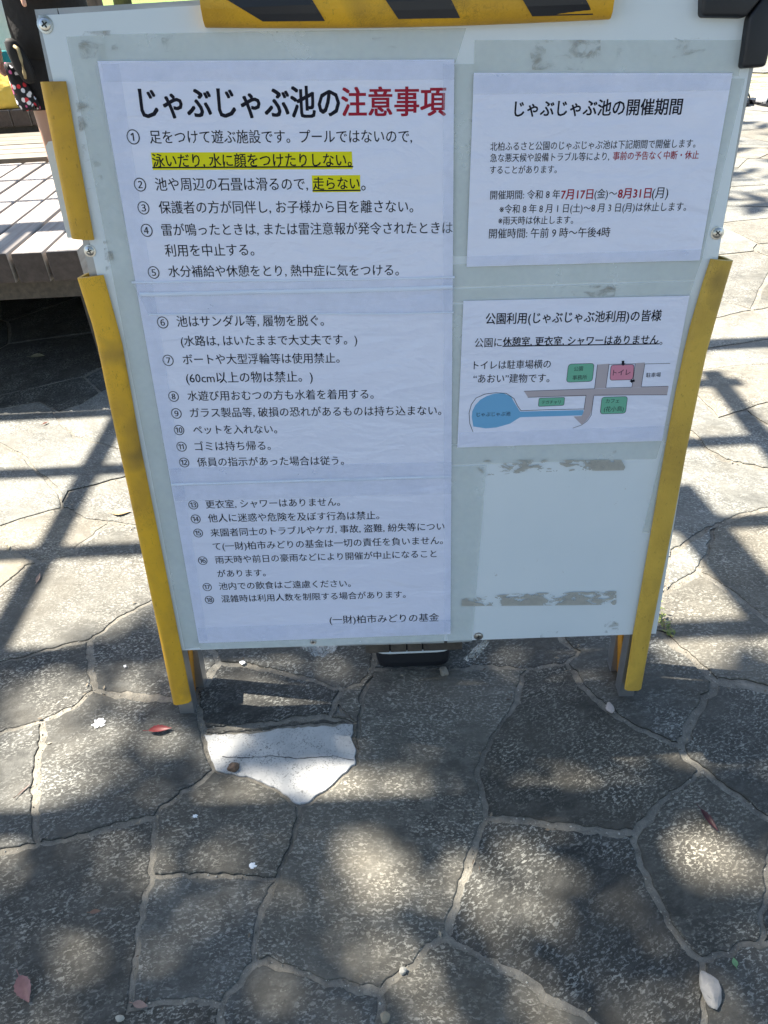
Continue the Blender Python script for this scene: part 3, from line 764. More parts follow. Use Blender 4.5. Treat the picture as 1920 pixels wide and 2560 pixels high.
S1.line('②', 337, 460, 367, 460); S1.line('池や周辺の石畳は滑るので,', 390, 460, 770, 459)
S1.poly('high', [(780, 438), (900.6, 437), (901, 479), (782, 480)]); S1.line('走らない', 783, 458, 899, 457.5, bold=.012); S1.stroke('ink', [(783, 476), (901, 475)], .0008); S1.line('。', 903, 457.5, 914, 457.5)
S1.line('③', 346, 518, 375, 518); S1.line('保護者の方が同伴し, お子様から目を離さない。', 399, 517.5, 1033, 515)
S1.line('④', 354, 574, 383, 574); S1.line('雷が鳴ったときは, または雷注意報が発令されたときは', 406, 573.5, 1131, 568)
S1.line('利用を中止する。', 414, 625, 636, 623); S1.line('⑤', 371.5, 679, 400, 679); S1.line('水分補給や休憩をとり, 熱中症に気をつける。', 423, 677, 997, 673.5)
NM = {'ink': ('lettering', M_INK, None), 'head': ('heading', M_INK, None), 'red': ('red_lettering', M_RED, None), 'high': ('yellow_highlight', M_HIGH, None)}
S1.done(NM)
S2 = Sheet('notice_sheet', [(346, 738), (1131, 719), (1128, 1194), (430, 1214)], 0.0024, 'middle rule sheet with seven numbered rules, between two tape seams', RULES)
for a in (('⑥', 394, 804, 422, 804), ('池はサンダル等, 履物を脱ぐ。', 443, 802, 810, 799.6), ('(水路は, はいたままで大丈夫です。)', 453, 851, 893, 847), ('⑦', 408, 898.5, 435, 898.5),
          ('ボートや大型浮輪等は使用禁止。', 458, 897, 849, 893), ('(60cm以上の物は禁止。)', 466, 943, 782, 939), ('⑧', 422, 988.6, 448, 988.6), ('水遊び用おむつの方も水着を着用する。', 470, 988, 934, 983),
          ('⑨', 429, 1031, 455, 1031), ('ガラス製品等, 破損の恐れがあるものは持ち込まない。', 476, 1030, 1103, 1024), ('⑩', 436, 1072.5, 461.5, 1072.5), ('ペットを入れない。', 484, 1072.5, 693, 1070.5),
          ('⑪', 442.5, 1114, 467.5, 1114), ('ゴミは持ち帰る。', 488, 1113.5, 677, 1111.5), ('⑫', 449, 1153.5, 474, 1153.5), ('係員の指示があった場合は従う。', 494, 1153, 860, 1149)):
    S2.line(*a)
S2.done(NM)
S3 = Sheet('notice_sheet', [(428, 1206), (1128, 1186), (1126, 1583), (498, 1606)], 0.0018, 'bottom rule sheet ending with an issuer line at lower right', RULES)
for a in (('⑬', 472, 1259.7, 496, 1259.7), ('更衣室, シャワーはありません。', 515, 1259, 850, 1252.5), ('⑭', 478, 1295, 502, 1295), ('他人に迷惑や危険を及ぼす行為は禁止。', 521, 1293.5, 948, 1286),
          ('⑮', 484.5, 1330, 508, 1330), ('来園者同士のトラブルやケガ, 事故, 盗難, 紛失等につい', 527, 1330, 1111, 1313.5), ('て(一財)柏市みどりの基金は一切の責任を負いません。', 533, 1364, 1107, 1348.5),
          ('⑯', 496, 1399, 519, 1399), ('雨天時や前日の豪雨などにより開催が中止になること', 539, 1397.6, 1091, 1382), ('があります。', 544, 1432, 664, 1429.5), ('⑰', 507.5, 1465, 530, 1465),
          ('池内での飲食はご遠慮ください。', 548, 1463.5, 877, 1456), ('⑱', 513, 1497, 535.5, 1497), ('混雑時は利用人数を制限する場合があります。', 554, 1495, 1014, 1483.5), ('(一財)柏市みどりの基金', 824, 1547.5, 1097, 1541)):
    S3.line(*a)
S3.done(NM)
S4 = Sheet('notice_sheet', [(1184, 182), (1829, 183), (1747, 650), (1166, 666)], 0.0024, 'upper right sheet giving the opening dates with some red lettering')
S4.line('じゃぶじゃぶ池の開催期間', 1286, 272, 1703, 266, 'head', .018, 1.1)
S4.line('北柏ふるさと公園のじゃぶじゃぶ池は下記期間で開催します。', 1225, 366, 1737, 358, k=1.15); S4.line('急な悪天候や設備トラブル等により,', 1225, 394.5, 1522, 390, k=1.15)
S4.line('事前の予告なく中断・休止', 1531, 389.5, 1745, 386.5, 'red', .010, 1.15); S4.line('することがあります。', 1224, 424.5, 1391, 422.5, k=1.15)
S4.line('開催期間: 令和 8 年', 1225, 487, 1399, 484.5, k=1.1); S4.line('7月17日', 1402, 485, 1481, 484, 'red', .02, 1.1); S4.line('(金)～', 1485, 484, 1541, 482.5, k=1.1)
S4.line('8月31日', 1544, 482.5, 1626, 481.5, 'red', .02, 1.1); S4.line('(月)', 1629, 481, 1669, 480.5, k=1.1)
S4.line('※令和 8 年 8 月 1 日(土)～8 月 3 日(月)は休止します。', 1248, 522, 1714, 515.5, k=1.15); S4.line('※雨天時は休止します。', 1245, 550.7, 1432, 548.5, k=1.15)
S4.line('開催時間: 午前 9 時～午後4時', 1222, 583, 1524, 579, k=1.1); S4.done(NM)
S5 = Sheet('notice_sheet', [(1158, 751), (1722, 738), (1653, 1100), (1143, 1117)], 0.0024, 'lower right sheet carrying a small coloured map of the park')
def m5(*p): return [(1120 + a * 0.48222, 640 + b * 0.48222) for a, b in p]
S5.line('公園利用(じゃぶじゃぶ池利用)の皆様', 1214, 795.5, 1652, 787, 'head', .014, 1.16)
S5.line('公園に', 1186.5, 855.5, 1253.6, 854, k=1.1); S5.line('休憩室, 更衣室, シャワーはありません', 1256.5, 853, 1644.6, 846.5, bold=.016, k=1.1); S5.line('。', 1648, 850, 1655, 850); S5.stroke('ink', [(1256.5, 864), (1644.6, 858)], .0008)
S5.line('トイレは駐車場横の', 1184, 911.5, 1376, 908, k=1.1); S5.line('“あおい”建物です。', 1183, 945, 1373, 943, k=1.1)
S5.poly('road', m5((392, 697), (1140, 672), (1132, 715), (412, 728))); S5.poly('road', m5((772, 560), (832, 555), (815, 681), (757, 684)), .00014); S5.poly('road', m5((972, 552), (1017, 549), (998, 676), (950, 678)), .00014)
S5.poly('road', m5((713, 718), (755, 716), (748, 770), (735, 820), (715, 850), (690, 870), (648, 828), (690, 826), (702, 800)), .00016)
S5.poly('pond', m5((122, 830), (125, 800), (140, 770), (165, 742), (200, 722), (240, 710), (285, 707), (325, 725), (345, 760), (372, 803), (700, 795), (700, 822), (372, 832), (320, 865), (250, 885), (195, 890), (130, 880)))
S5.stroke('line', m5((128, 907), (112, 865), (108, 810), (120, 765), (145, 732), (190, 712), (245, 705), (300, 708), (340, 735), (360, 775), (376, 798), (540, 792), (702, 789)), .0004)
for L in ([(645, 888), (690, 872), (720, 850), (740, 820), (752, 720)], [(832, 558), (970, 555)], [(832, 558), (815, 680), (950, 676), (968, 556)], [(1147, 553), (1017, 556), (998, 675), (1137, 671)], [(757, 684), (392, 697)], [(412, 729), (713, 718), (702, 792)], [(755, 717), (1132, 716)], [(772, 560), (757, 684)]):
    S5.stroke('line', m5(*L), .00032)
def rrect(q, r=.18):
    q = [Vector(p) for p in q]; out = []
    for i in range(4):
        a, b, c = q[i - 1], q[i], q[(i + 1) % 4]; m_ = min((a - b).length, (c - b).length) * r
        p0 = b + (a - b).normalized() * m_; p1 = b + (c - b).normalized() * m_
        for t in (0, .25, .5, .75, 1): out.append(tuple(p0 * (1 - t) ** 2 + b * 2 * t * (1 - t) + p1 * t * t))
    return out
BOXES = [('green', [(622, 557), (755, 553), (745, 646), (611, 651)]), ('green', [(470, 733), (603, 729), (598, 770), (466, 776)]), ('green', [(795, 728), (928, 724), (917, 811), (786, 815)]), ('pink', [(842, 562), (962, 559), (955, 637), (836, 641)])]
for k, q in BOXES:
    r = rrect(m5(*q)); S5.poly(k + str(q[0][0]), r, .00020); S5.stroke('line', r + r[:1], .0003, .00034)
for a in (('公園', 650, 582, 697, 579), ('事務所', 643, 627, 718, 624), ('テガチャリ', 484, 755, 582, 752), ('カフェ', 815, 748, 885, 746), ('(花小鳥)', 806, 790, 908, 787), ('トイレ', 853, 601, 943, 598), ('駐車場', 1024, 614, 1099, 611), ('じゃぶじゃぶ池', 148, 818, 322, 813)):
    p, q = m5((a[1], a[2]), (a[3], a[4])); S5.line(a[0], *p, *q, key='thin' + str(a[1]))
S5.poly('ink', m5((897, 540), (911, 539), (910, 553), (917, 553), (904, 566), (893, 554), (898, 554)), .0003); S5.poly('ink', m5((965, 637), (964, 649), (951, 650), (950, 656), (938, 644), (952, 634), (951, 639)), .0003)
S5.done({'ink': ('lettering', M_INK, None), 'thin': ('map_lettering', M_INKGREY, None), 'head': ('heading', M_INK, None), 'road': ('map_road', M_ROADP, None), 'pond': ('map_pond', M_POND, None), 'line': ('map_outline', M_INKGREY, None), 'green': ('map_building', M_GREENP, None), 'pink': ('map_toilet', M_PINKP, None)})
# tape laid over the papers
for i, q in enumerate([[(242, 160), (300, 160), (520, 1598), (497, 1600)], [(255, 156), (1136, 152), (1136, 199), (262, 205)], [(334, 707), (1136, 694), (1133, 782), (374, 786)],
                       [(424, 1168), (1128, 1152), (1128, 1232), (440, 1250)], [(496, 1566), (1127, 1545), (1127, 1582), (500, 1605)], [(1106, 160), (1135, 160), (1127, 1575), (1110, 1575)],
                       [(1184, 186), (1829, 186), (1822, 226), (1182, 237)], [(1168, 640), (1752, 622), (1747, 649), (1167, 664)], [(1146, 1080), (1660, 1062), (1654, 1098), (1144, 1115)]]):
    bquad('clear_tape', q, 0.0042 + .00012 * i, M_TAPE2, sign)

def crease(a, b, h, w, n0):
    p, q = uv(*a), uv(*b); k = 26; rows = []
    for i in range(k):
        c = p.lerp(q, i / (k - 1)); e_ = noise.noise(Vector((c.x * 14, c.y * 9, 3.0))); hh = h * (.55 + .9 * max(-.3, e_)); c = c + Vector((0, .0012 * e_))
        rows.append([BW(c.x, c.y + w, n0), BW(c.x, c.y + w * .35, n0 + hh * .8), BW(c.x, c.y, n0 + hh), BW(c.x, c.y - w * .5, n0)])
    V_ = [x for r in rows for x in r]
    F_ = [(i * 4 + j + 1, i * 4 + j, i * 4 + 4 + j, i * 4 + 5 + j) for i in range(k - 1) for j in range(3)]
    return mesh('tape_crease', V_, F_, M_CREASE, sign, smooth=True)
M_CREASE = mat('tape_crease', (.74, .80, .93), .25)
crease((352, 737), (1131, 719), .0016, .0038, .0046); crease((430, 1210), (1128, 1190), .0016, .0036, .0040); crease((332, 706), (1136, 693), .0005, .0018, .0046); crease((374, 786), (1133, 781), .0004, .0015, .0046)

# ------------------------------------------------------------------ things behind and below the sign
tb0, tb1 = at(936, 1650, .952), at(1130, 1640, .952); ztub = at(1030, 1634, .950).z
tub = empty('storage_tub', Vector(((tb0.x + tb1.x) / 2, 1.02, 0)), 'black tub with a white rim carrying dark planks, half hidden below the sign', 'tub')
cx = (tb0.x + tb1.x) / 2; wt = tb1.x - tb0.x
rings = []
for z, w_, d_ in ((0.001, wt * .95, .172), (.012, wt * .97, .172), (ztub, wt, .164), (ztub, wt - .012, .15), (.02, wt * .9, .13)):
    ring = []
    for k in range(24):
        a = 2 * math.pi * (k + .5) / 24; ca, sa = math.cos(a), math.sin(a); e_ = 0.25
        ring.append(Vector((cx + math.copysign(abs(ca) ** e_, ca) * w_ / 2, 1.034 + math.copysign(abs(sa) ** e_, sa) * d_ / 2, z)))
    rings.append(ring)
MB().loft(rings).build('body', M_RUBBER, tub, smooth=False)
rr_ = MB()
for z in (ztub + .0005, ztub + .008): pass
ringo = [[p + Vector((0, 0, dz)) + (p - Vector((cx, 1.034, p.z))) * s_ for p in rings[2]] for dz, s_ in ((-.001, .005), (.001, .018), (.004, .018), (.005, -.03), (.0, -.06))]
MB().loft(ringo, False).build('rim', M_WHITE, tub, smooth=True)
zt = at(1030, 1629, .938).z
for i, (a, b) in enumerate(((913, 974), (976, 1016), (1018, 1056), (1058, 1156))):
    x0, x1 = at(a, 1622, .938).x, at(b, 1622, .938).x
    MB().box(((x0 + x1) / 2, 1.043, zt + .011), (x1 - x0 - .001, .21, .022), .0015).build('plank', M_DWOOD, tub)
# clear film hanging under the board
def film(name, rows, label):
    V_ = [p for r in rows for p in r]; k = len(rows[0])
    F_ = [(r * k + i, r * k + i + 1, r * k + k + i + 1, r * k + k + i) for r in range(len(rows) - 1) for i in range(k - 1)]
    c = sum(V_, Vector()) / len(V_); o = mesh(name, V_, F_, M_FILM, loc=c, smooth=True); tag(o, label, 'plastic film'); return o
rows = []
for k in range(15):
    t = k / 14; x = 752 + 96 * t; y = 1612 + 30 * math.sin(math.pi * t) ** .8
    rows.append([BW(*uv(x, y - 6 * s, -.035), -.035 - .012 * s + .004 * math.sin(k * 1.7 + s)) for s in (0, 1, 2)])
film('plastic_film', rows, 'loop of clear plastic film sagging below the bottom edge of the sign')
rows = []
for k in range(9):
    t = k / 8
    rows.append([BW(*uv(1225 - 50 * t + (18 + 20 * t) * (s / 6 - .5), 1590 + 62 * t - 9 * (s / 6), -.034), -.034 + .006 * math.sin(s * 2.1 + k * .5)) for s in range(7)])
film('plastic_film', rows, 'crumpled tail of clear plastic film hanging beside the bottom screw')

# ------------------------------------------------------------------ timber decks at the left
M_END = wood_mat('end_grain', (0.050, 0.036, 0.030), (0.088, 0.066, 0.056), (1, 1, 1), 45)
def deck(name, x0, x1, y0, y1, ztop, bw, gap, th, along, label, m, legs=True):
    root = empty(name, Vector(((x0 + x1) / 2, (y0 + y1) / 2, 0)), label, 'timber deck')
    r_ = random.Random(int(abs(x0) * 100))
    a0, a1 = (x0, x1) if along == 'y' else (y0, y1)
    a = a1
    while a > a0 + 0.02:
        w = bw * r_.uniform(.96, 1.04); c = a - w / 2; j = r_.uniform(-.004, .004)
        b = MB()
        if along == 'y': b.box((c, (y0 + y1) / 2 + j, ztop - th / 2 + r_.uniform(-.001, .001)), (w - gap, y1 - y0, th), .006)
        else: b.box(((x0 + x1) / 2 + j, c, ztop - th / 2 + r_.uniform(-.001, .001)), (x1 - x0, w - gap, th), .006)
        bo = b.build('board', m, root); a -= w; bo.data.materials.append(M_END)
        for q in bo.data.polygons:
            if abs(q.normal.y if along == 'y' else q.normal.x) > .9: q.material_index = 1
    for f in (.12, .88):
        b = MB()
        if along == 'y': b.box(((x0 + x1) / 2, y0 + (y1 - y0) * f, ztop - th - .045), (x1 - x0 - .06, .06, .088))
        else: b.box((x0 + (x1 - x0) * f, (y0 + y1) / 2, ztop - th - .045), (.06, y1 - y0 - .06, .088))
        b.build('bearer', M_DWOOD, root)
    if bw < .11:  # boards added below the deck to keep light out
        MB().box(((x0 + x1) / 2, y1 - .03, (ztop - th - .005) / 2), (x1 - x0 - .05, .02, ztop - th - .008)).build('light_blocker', M_DWOOD, root)
        MB().box((x0 + .03, (y0 + y1) / 2, (ztop - th - .005) / 2), (.02, y1 - y0 - .09, ztop - th - .008)).build('light_blocker', M_DWOOD, root)
        MB().box((x1 - .10, (y0 + y1) / 2 + .06, (ztop - th - .005) / 2), (.02, y1 - y0 - .22, ztop - th - .008)).build('light_blocker', M_DWOOD, root)
    for fx in (.1, .55):
        for fy in (.42, .87):
            MB().box((x0 + (x1 - x0) * fx, y0 + (y1 - y0) * fy, (ztop - th - .09) / 2), (.08, .055, ztop - th - .091)).build('leg', M_DWOOD, root)
    return root
DZ = .45
dxr = at(203, 640, 2.15).x
deck('timber_deck', dxr - 1.6, dxr, 2.15, 3.36, DZ, .105, .012, .088, 'y', 'nearest low timber deck of wide weathered boards, left of the sign', M_DECK)
deck('timber_deck', -4.2, -1.05, 4.08, 4.70, .345, .118, .012, .05, 'x', 'low bleached timber step between the two decks, boards running crosswise', M_DECKX)
deck('timber_deck', -4.6, -1.50, 4.735, 5.45, .455, .112, .010, .085, 'y', 'far timber deck with bags lying on it', M_DECK)

# ------------------------------------------------------------------ things on the far deck
def fabric(name, a, b, sc_=40):
    m = mat(name, a, 0.85); t = NT(m); v = t.tc.outputs['Object']; t.base(t.mix(t.noise(v, sc_, 4), a, b)); t.bump(t.noise(v, 12, 3), 0.6, .02); return m
def lump(name, c, d, m, label, cat, seed=0, fl_=.12):
    bm = bmesh.new(); bmesh.ops.create_icosphere(bm, subdivisions=4, radius=1)
    for v in bm.verts:
        p = v.co.copy(); n_ = noise.noise(p * 1.6 + Vector((seed, 0, 0))) * .22 + noise.noise(p * 4 + Vector((seed, 3, 0))) * fl_
        p = p * (1 + n_); q = Vector((math.copysign(abs(p.x) ** .75, p.x), math.copysign(abs(p.y) ** .75, p.y), max(-.62, p.z)))
        v.co = Vector((q.x * d[0], q.y * d[1], (q.z + .62) * d[2] / 1.6))
    me = bpy.data.meshes.new(name); bm.to_mesh(me); bm.free(); me.materials.append(m)
    for p in me.polygons: p.use_smooth = True
    o = bpy.data.objects.new(name, me); col.objects.link(o); o.location = c
    return tag(o, label, cat)
pA = at(4, 200, 4.95)
tote = empty('tote_bag', Vector((pA.x, 4.95, .457)), 'teal tote bag with a pale rim standing on the far deck', 'bag')
rg = []
for z, w_, d_ in ((0, .12, .07), (.03, .135, .08), (.15, .14, .075), (.255, .15, .06), (.26, .145, .055), (.05, .12, .06)):
    rg.append([Vector((pA.x - .03 + w_ * math.copysign(abs(math.cos(2 * math.pi * k / 24)) ** .5, math.cos(2 * math.pi * k / 24)), 4.95 + d_ * math.copysign(abs(math.sin(2 * math.pi * k / 24)) ** .6, math.sin(2 * math.pi * k / 24)), .457 + z + (.012 * math.sin(k) if z > .2 else 0))) for k in range(24)])
MB().loft(rg).build('bag_body', fabric('teal_cloth', (0.01, 0.16, 0.17), (0.015, 0.24, 0.25)), tote, smooth=True)
MB().tube([Vector((pA.x + .015 + .05 * math.cos(a), 4.885, .715 - .05 * abs(math.sin(a)))) for a in [math.pi * k / 10 for k in range(11)]], .006).build('handle', mat('pale_cord', (.35, .6, .6), .6), tote, smooth=True)
pB = at(8, 245, 4.82); lump('soft_bag', Vector((pB.x - .06, 4.83, .457)), (.17, .085, .17), fabric('yellow_cloth', (0.62, 0.42, 0.05), (0.75, 0.55, 0.12)), 'slumped yellow cloth bag at the front of the far deck', 'bag', 3)
pC = at(4, 105, 5.25); lump('cloth_bundle', Vector((pC.x - .04, 5.25, .457)), (.19, .10, .52), fabric('pale_cloth', (0.55, 0.60, 0.50), (0.72, 0.74, 0.66)), 'pale green cloth bundle behind the teal bag on the far deck', 'bundle', 8)

# ------------------------------------------------------------------ person
PX, PY = -1.035, 3.86
def skin_mesh(name, verts, edges, rad, m, parent, sub=2):
    base = wloc(parent); me = bpy.data.meshes.new(name); me.from_pydata([tuple(Vector(v) - base) for v in verts], edges, [])
    o = bpy.data.objects.new(name, me); col.objects.link(o)
    md = o.modifiers.new('s', 'SKIN'); md.use_smooth_shade = True
    for i, r in enumerate(rad):
        sv_ = me.skin_vertices[0].data[i]; sv_.radius = r if isinstance(r, tuple) else (r, r); sv_.use_root = (i == 0)
    o.modifiers.new('u', 'SUBSURF').levels = sub
    dg = bpy.context.evaluated_depsgraph_get(); nm = bpy.data.meshes.new_from_object(o.evaluated_get(dg))
    o.modifiers.clear(); o.data = nm; bpy.data.meshes.remove(me); nm.name = name
    nm.materials.clear(); nm.materials.append(m)
    for p in nm.polygons: p.use_smooth = True
    o.parent = parent; return o
person = empty('person', Vector((PX, PY, 0)), 'person in black t-shirt and shorts standing behind the nearest deck, half hidden by the sign', 'person')
M_SKIN = mat('skin', (0.50, 0.30, 0.215), 0.5, Subsurface_Weight=0.08)
def P_(x, y, z): return Vector((PX + x, PY + y, z))
v = [P_(0, 0, .86), P_(0, .005, 1.05), P_(0, 0, 1.25), P_(0, -.005, 1.40), P_(0, -.01, 1.47), P_(0, -.02, 1.56), P_(0, -.025, 1.66),
     P_(-.085, 0, .80), P_(-.118, -.01, .62), P_(-.135, -.005, .47), P_(-.147, .03, .33), P_(-.148, .035, .09), P_(-.148, -.02, .035), P_(-.152, -.15, .03),
     P_(.085, 0, .80), P_(.095, 0, .62), P_(.10, .01, .47), P_(.10, .03, .33), P_(.10, .035, .09), P_(.10, -.02, .035), P_(.11, -.15, .03),
     P_(-.17, .0, 1.38), P_(-.215, .01, 1.12), P_(-.245, -.03, .93), P_(-.245, -.06, .86),
     P_(.17, 0, 1.38), P_(.20, .02, 1.12), P_(.11, -.16, 1.02), P_(.02, -.21, 1.03)]
e = [(0, 1), (1, 2), (2, 3), (3, 4), (4, 5), (5, 6), (0, 7), (7, 8), (8, 9), (9, 10), (10, 11), (11, 12), (12, 13), (0, 14), (14, 15), (15, 16), (16, 17), (17, 18), (18, 19), (19, 20),
     (3, 21), (21, 22), (22, 23), (23, 24), (3, 25), (25, 26), (26, 27), (27, 28)]
rd = [(.14, .10), (.125, .09), (.15, .10), (.11, .08), .052, .075, .085, (.08, .085), .066, .047, .050, .034, .04, .03, (.08, .085), .066, .047, .050, .034, .04, .03, .055, .045, .037, .027, .055, .045, .037, .027]
body = skin_mesh('body', v, e, rd, M_SKIN, person)
for hx, hy, hz, dirx in ((-.245, -.065, .84, 0), (0.0, -.215, 1.03, 1)):
    hv, he, hr = [P_(hx, hy, hz), P_(hx - .02 * dirx, hy - .005, hz - .04 * (1 - dirx))], [(0, 1)], [.026, .03]
    for k in range(4):
        b0 = len(hv); s = -.024 + .016 * k; ln = (.026, .030, .029, .022)[k]
        if dirx: pts_ = [P_(hx - .045, hy - .006, hz + s), P_(hx - .045 - ln, hy, hz + s), P_(hx - .05 - ln * 1.8, hy + .012, hz + s)]
        else: pts_ = [P_(hx, hy + s, hz - .07), P_(hx + .002, hy + s, hz - .07 - ln), P_(hx + .014, hy + s, hz - .07 - ln * 1.8)]
        hv += pts_; hr += [.0095, .0088, .0075]; he += [(1, b0), (b0, b0 + 1), (b0 + 1, b0 + 2)]
    b0 = len(hv); hv += [P_(hx + .01, hy - .035, hz - .03), P_(hx + .015, hy - .045, hz - .06)]; hr += [.011, .009]; he += [(0, b0), (b0, b0 + 1)]
    skin_mesh('hand', hv, he, hr, M_SKIN, person, 1)
M_SHIRT = fabric('black_jersey', (0.003, 0.003, 0.0035), (0.009, 0.009, 0.010), 30); M_SHORTS = fabric('black_cotton', (0.006, 0.006, 0.007), (0.010, 0.010, 0.012), 30)
def ellring(cx_, cy_, z, a, b, n=28, wob=0.0, s=0):
    return [Vector((PX + cx_ + a * math.cos(2 * math.pi * k / n) * (1 + wob * math.sin(3 * 2 * math.pi * k / n + s)), PY + cy_ + b * math.sin(2 * math.pi * k / n) * (1 + wob * math.sin(4 * 2 * math.pi * k / n + s)), z)) for k in range(n)]
MB().loft([ellring(0, 0, z, a, b, 28, w_, z * 9) for z, a, b, w_ in ((.775, .165, .125, .03), (.785, .185, .14, .04), (.90, .180, .135, .04), (1.05, .168, .125, .03), (1.2, .178, .125, .02), (1.33, .185, .115, .01), (1.41, .15, .09, 0), (1.455, .075, .07, 0), (1.46, .06, .06, 0))]).build('t_shirt', M_SHIRT, person, smooth=True)
for sx in (-1, 1):
    MB().tube([P_(sx * .14, 0, 1.40), P_(sx * .19, .005, 1.28), P_(sx * .215, .01, 1.14)], [.075, .072, .078], 14).build('sleeve', M_SHIRT, person, smooth=True)
sh = MB()
for sx, lx, hx_ in ((-1, -.075, -.118), (1, .075, .10)):
    sh.loft([ellring(lx * .9, 0, .88, .09, .11), ellring(lx, 0, .80, .105, .12, 28, .02, sx), ellring((lx + hx_) / 2, -.003, .70, .108, .115, 28, .03, sx), ellring(hx_, -.006, .585, .105, .108, 28, .04, sx), ellring(hx_, -.006, .58, .085, .085, 28)])
sh.build('shorts', M_SHORTS, person, smooth=True)
hair = MB(); rg = []
for k in range(9):
    a = math.pi * .62 * k / 8; rg.append([Vector((PX + .095 * math.sin(a) * math.cos(2 * math.pi * j / 20), PY - .005 + .11 * math.sin(a) * math.sin(2 * math.pi * j / 20), 1.63 + .12 * math.cos(a))) for j in range(20)])
hair.loft(rg[1:]).build('hair', mat('dark_hair', (.012, .009, .008), .5), person, smooth=True)
fc = MB()
for sx in (-1, 1): MB().box(P_(sx * .032, -.108, 1.625), (.022, .01, .009), .003).build('eye', M_DARK, person)
MB().box(P_(0, -.112, 1.565), (.045, .008, .010), .003).build('mouth', mat('lips', (.35, .13, .11), .5), person)
MB().loft([[P_(0 + a * math.cos(t), -.105 - b + .0 * t, 1.595 + z + a * .4 * math.sin(t)) for t in [2 * math.pi * k / 8 for k in range(8)]] for a, b, z in ((.008, 0, .03), (.013, .012, .008), (.014, .02, 0), (.004, .024, -.002))]).build('nose', M_SKIN, person, smooth=True)
# bag and flowered pouch hanging at the hip
bg = at(50, 152, 3.68)
pouch = empty('hip_bag', Vector((bg.x, 3.68, bg.z)), 'small black hip bag with a tan strap hanging beside black shorts', 'bag')
rg = []
for z, w_, d_ in ((-.085, .012, .012), (-.075, .026, .022), (-.03, .038, .028), (.03, .036, .026), (.07, .026, .02), (.082, .012, .01)):
    rg.append([Vector((bg.x + .018 * (-z / .08) + w_ * math.cos(2 * math.pi * k / 18), 3.68 + d_ * math.sin(2 * math.pi * k / 18), bg.z + z)) for k in range(18)])
MB().loft(rg).build('bag_body', mat('black_nylon', (.003, .003, .0035), .75), pouch, smooth=True)
MB().tube([at(36, 116, 3.66), at(45, 122, 3.645), at(53, 150, 3.64), at(60, 180, 3.645), at(64, 195, 3.66)], .007).build('strap', mat('tan_strap', (.30, .24, .13), .6), pouch, smooth=True)
def flower_mat():
    m = mat('flowered_cloth', (.02, .02, .02), .8); t = NT(m); v = t.tc.outputs['Object']
    d = t.vor(v, 42, 'F1', 0); cc = t.vor(v, 42, 'F1', 1); o = t.node('ShaderNodeSeparateColor'); t.l.new(cc, o.inputs[0])
    c = t.ramp(o.outputs[0], [(0.0, (.62, .03, .04)), (.3, (.80, .76, .76)), (.55, (.62, .12, .30)), (.75, (.75, .75, .8)), (1.0, (.02, .02, .02))])
    o2 = [x for x in t.n if x.type == 'VALTORGB'][-1]; o2.color_ramp.interpolation = 'CONSTANT'
    t.base(t.mix(t.ramp(d, [(.36, 1.0), (.44, 0.0)]), (.012, .012, .014), c)); return m
fb = MB(); rg = []
for k in range(14):
    t_ = k / 13; c_ = at(22, 165, 3.72).lerp(at(75, 268, 3.72), t_); w_ = .016 + .026 * t_ ** .7
    rg.append([c_ + Vector((w_ * math.cos(2 * math.pi * j / 20) * (1 + .15 * math.sin(5 * j + 4 * t_)), .03 * math.sin(2 * math.pi * j / 20), .015 * math.sin(j * 2.3 + k))) for j in range(20)])
fo = fb.loft(rg).build('flowered_pouch', flower_mat(), loc=at(50, 220, 3.72), smooth=True); tag(fo, 'flowered red, pink and white cloth pouch dangling below the black hip bag', 'pouch')

# ------------------------------------------------------------------ slides at the water's edge
def slide(c, ang, m_top, label):
    root = empty('slide_sandal', c, label, 'sandal'); ca, sa = math.cos(ang), math.sin(ang)
    def T(p): return c + Vector((p.x * ca - p.y * sa, p.x * sa + p.y * ca, p.z))
    b = MB(); out = [(0, -.13), (.035, -.12), (.042, -.06), (.036, 0), (.05, .07), (.042, .12), (0, .14), (-.04, .12), (-.048, .07), (-.036, 0), (-.04, -.06), (-.035, -.12)]
    b.loft([[T(Vector((x * s, y * s, z))) for x, y in out] for z, s in ((0, .96), (.012, 1.02), (.028, 1.0))]); b.build('sole', M_RUBBER, root)
    b = MB(); n_ = 10; pr = []
    for y, h in ((.0, .06), (.05, .075), (.10, .062)):
        pr.append([T(Vector((.05 * math.cos(math.pi * k / n_), y, .02 + h * math.sin(math.pi * k / n_)))) for k in range(n_ + 1)])
    b.add([p for r in pr for p in r], [(r * (n_ + 1) + i, r * (n_ + 1) + i + 1, (r + 1) * (n_ + 1) + i + 1, (r + 1) * (n_ + 1) + i) for r in range(2) for i in range(n_)])
    o = b.build('strap', m_top, root, smooth=True); md = o.modifiers.new('t', 'SOLIDIFY'); md.thickness = .006
slide(G(1900, 261) + Vector((0, 0, .001)), R_(200), mat('grey_strap', (.5, .5, .52), .5), 'black slide sandal with a pale grey strap at the pond edge')
slide(G(1868, 262) + Vector((-.02, .05, .001)), R_(160), M_RUBBER, 'all black slide sandal half hidden behind the sign')

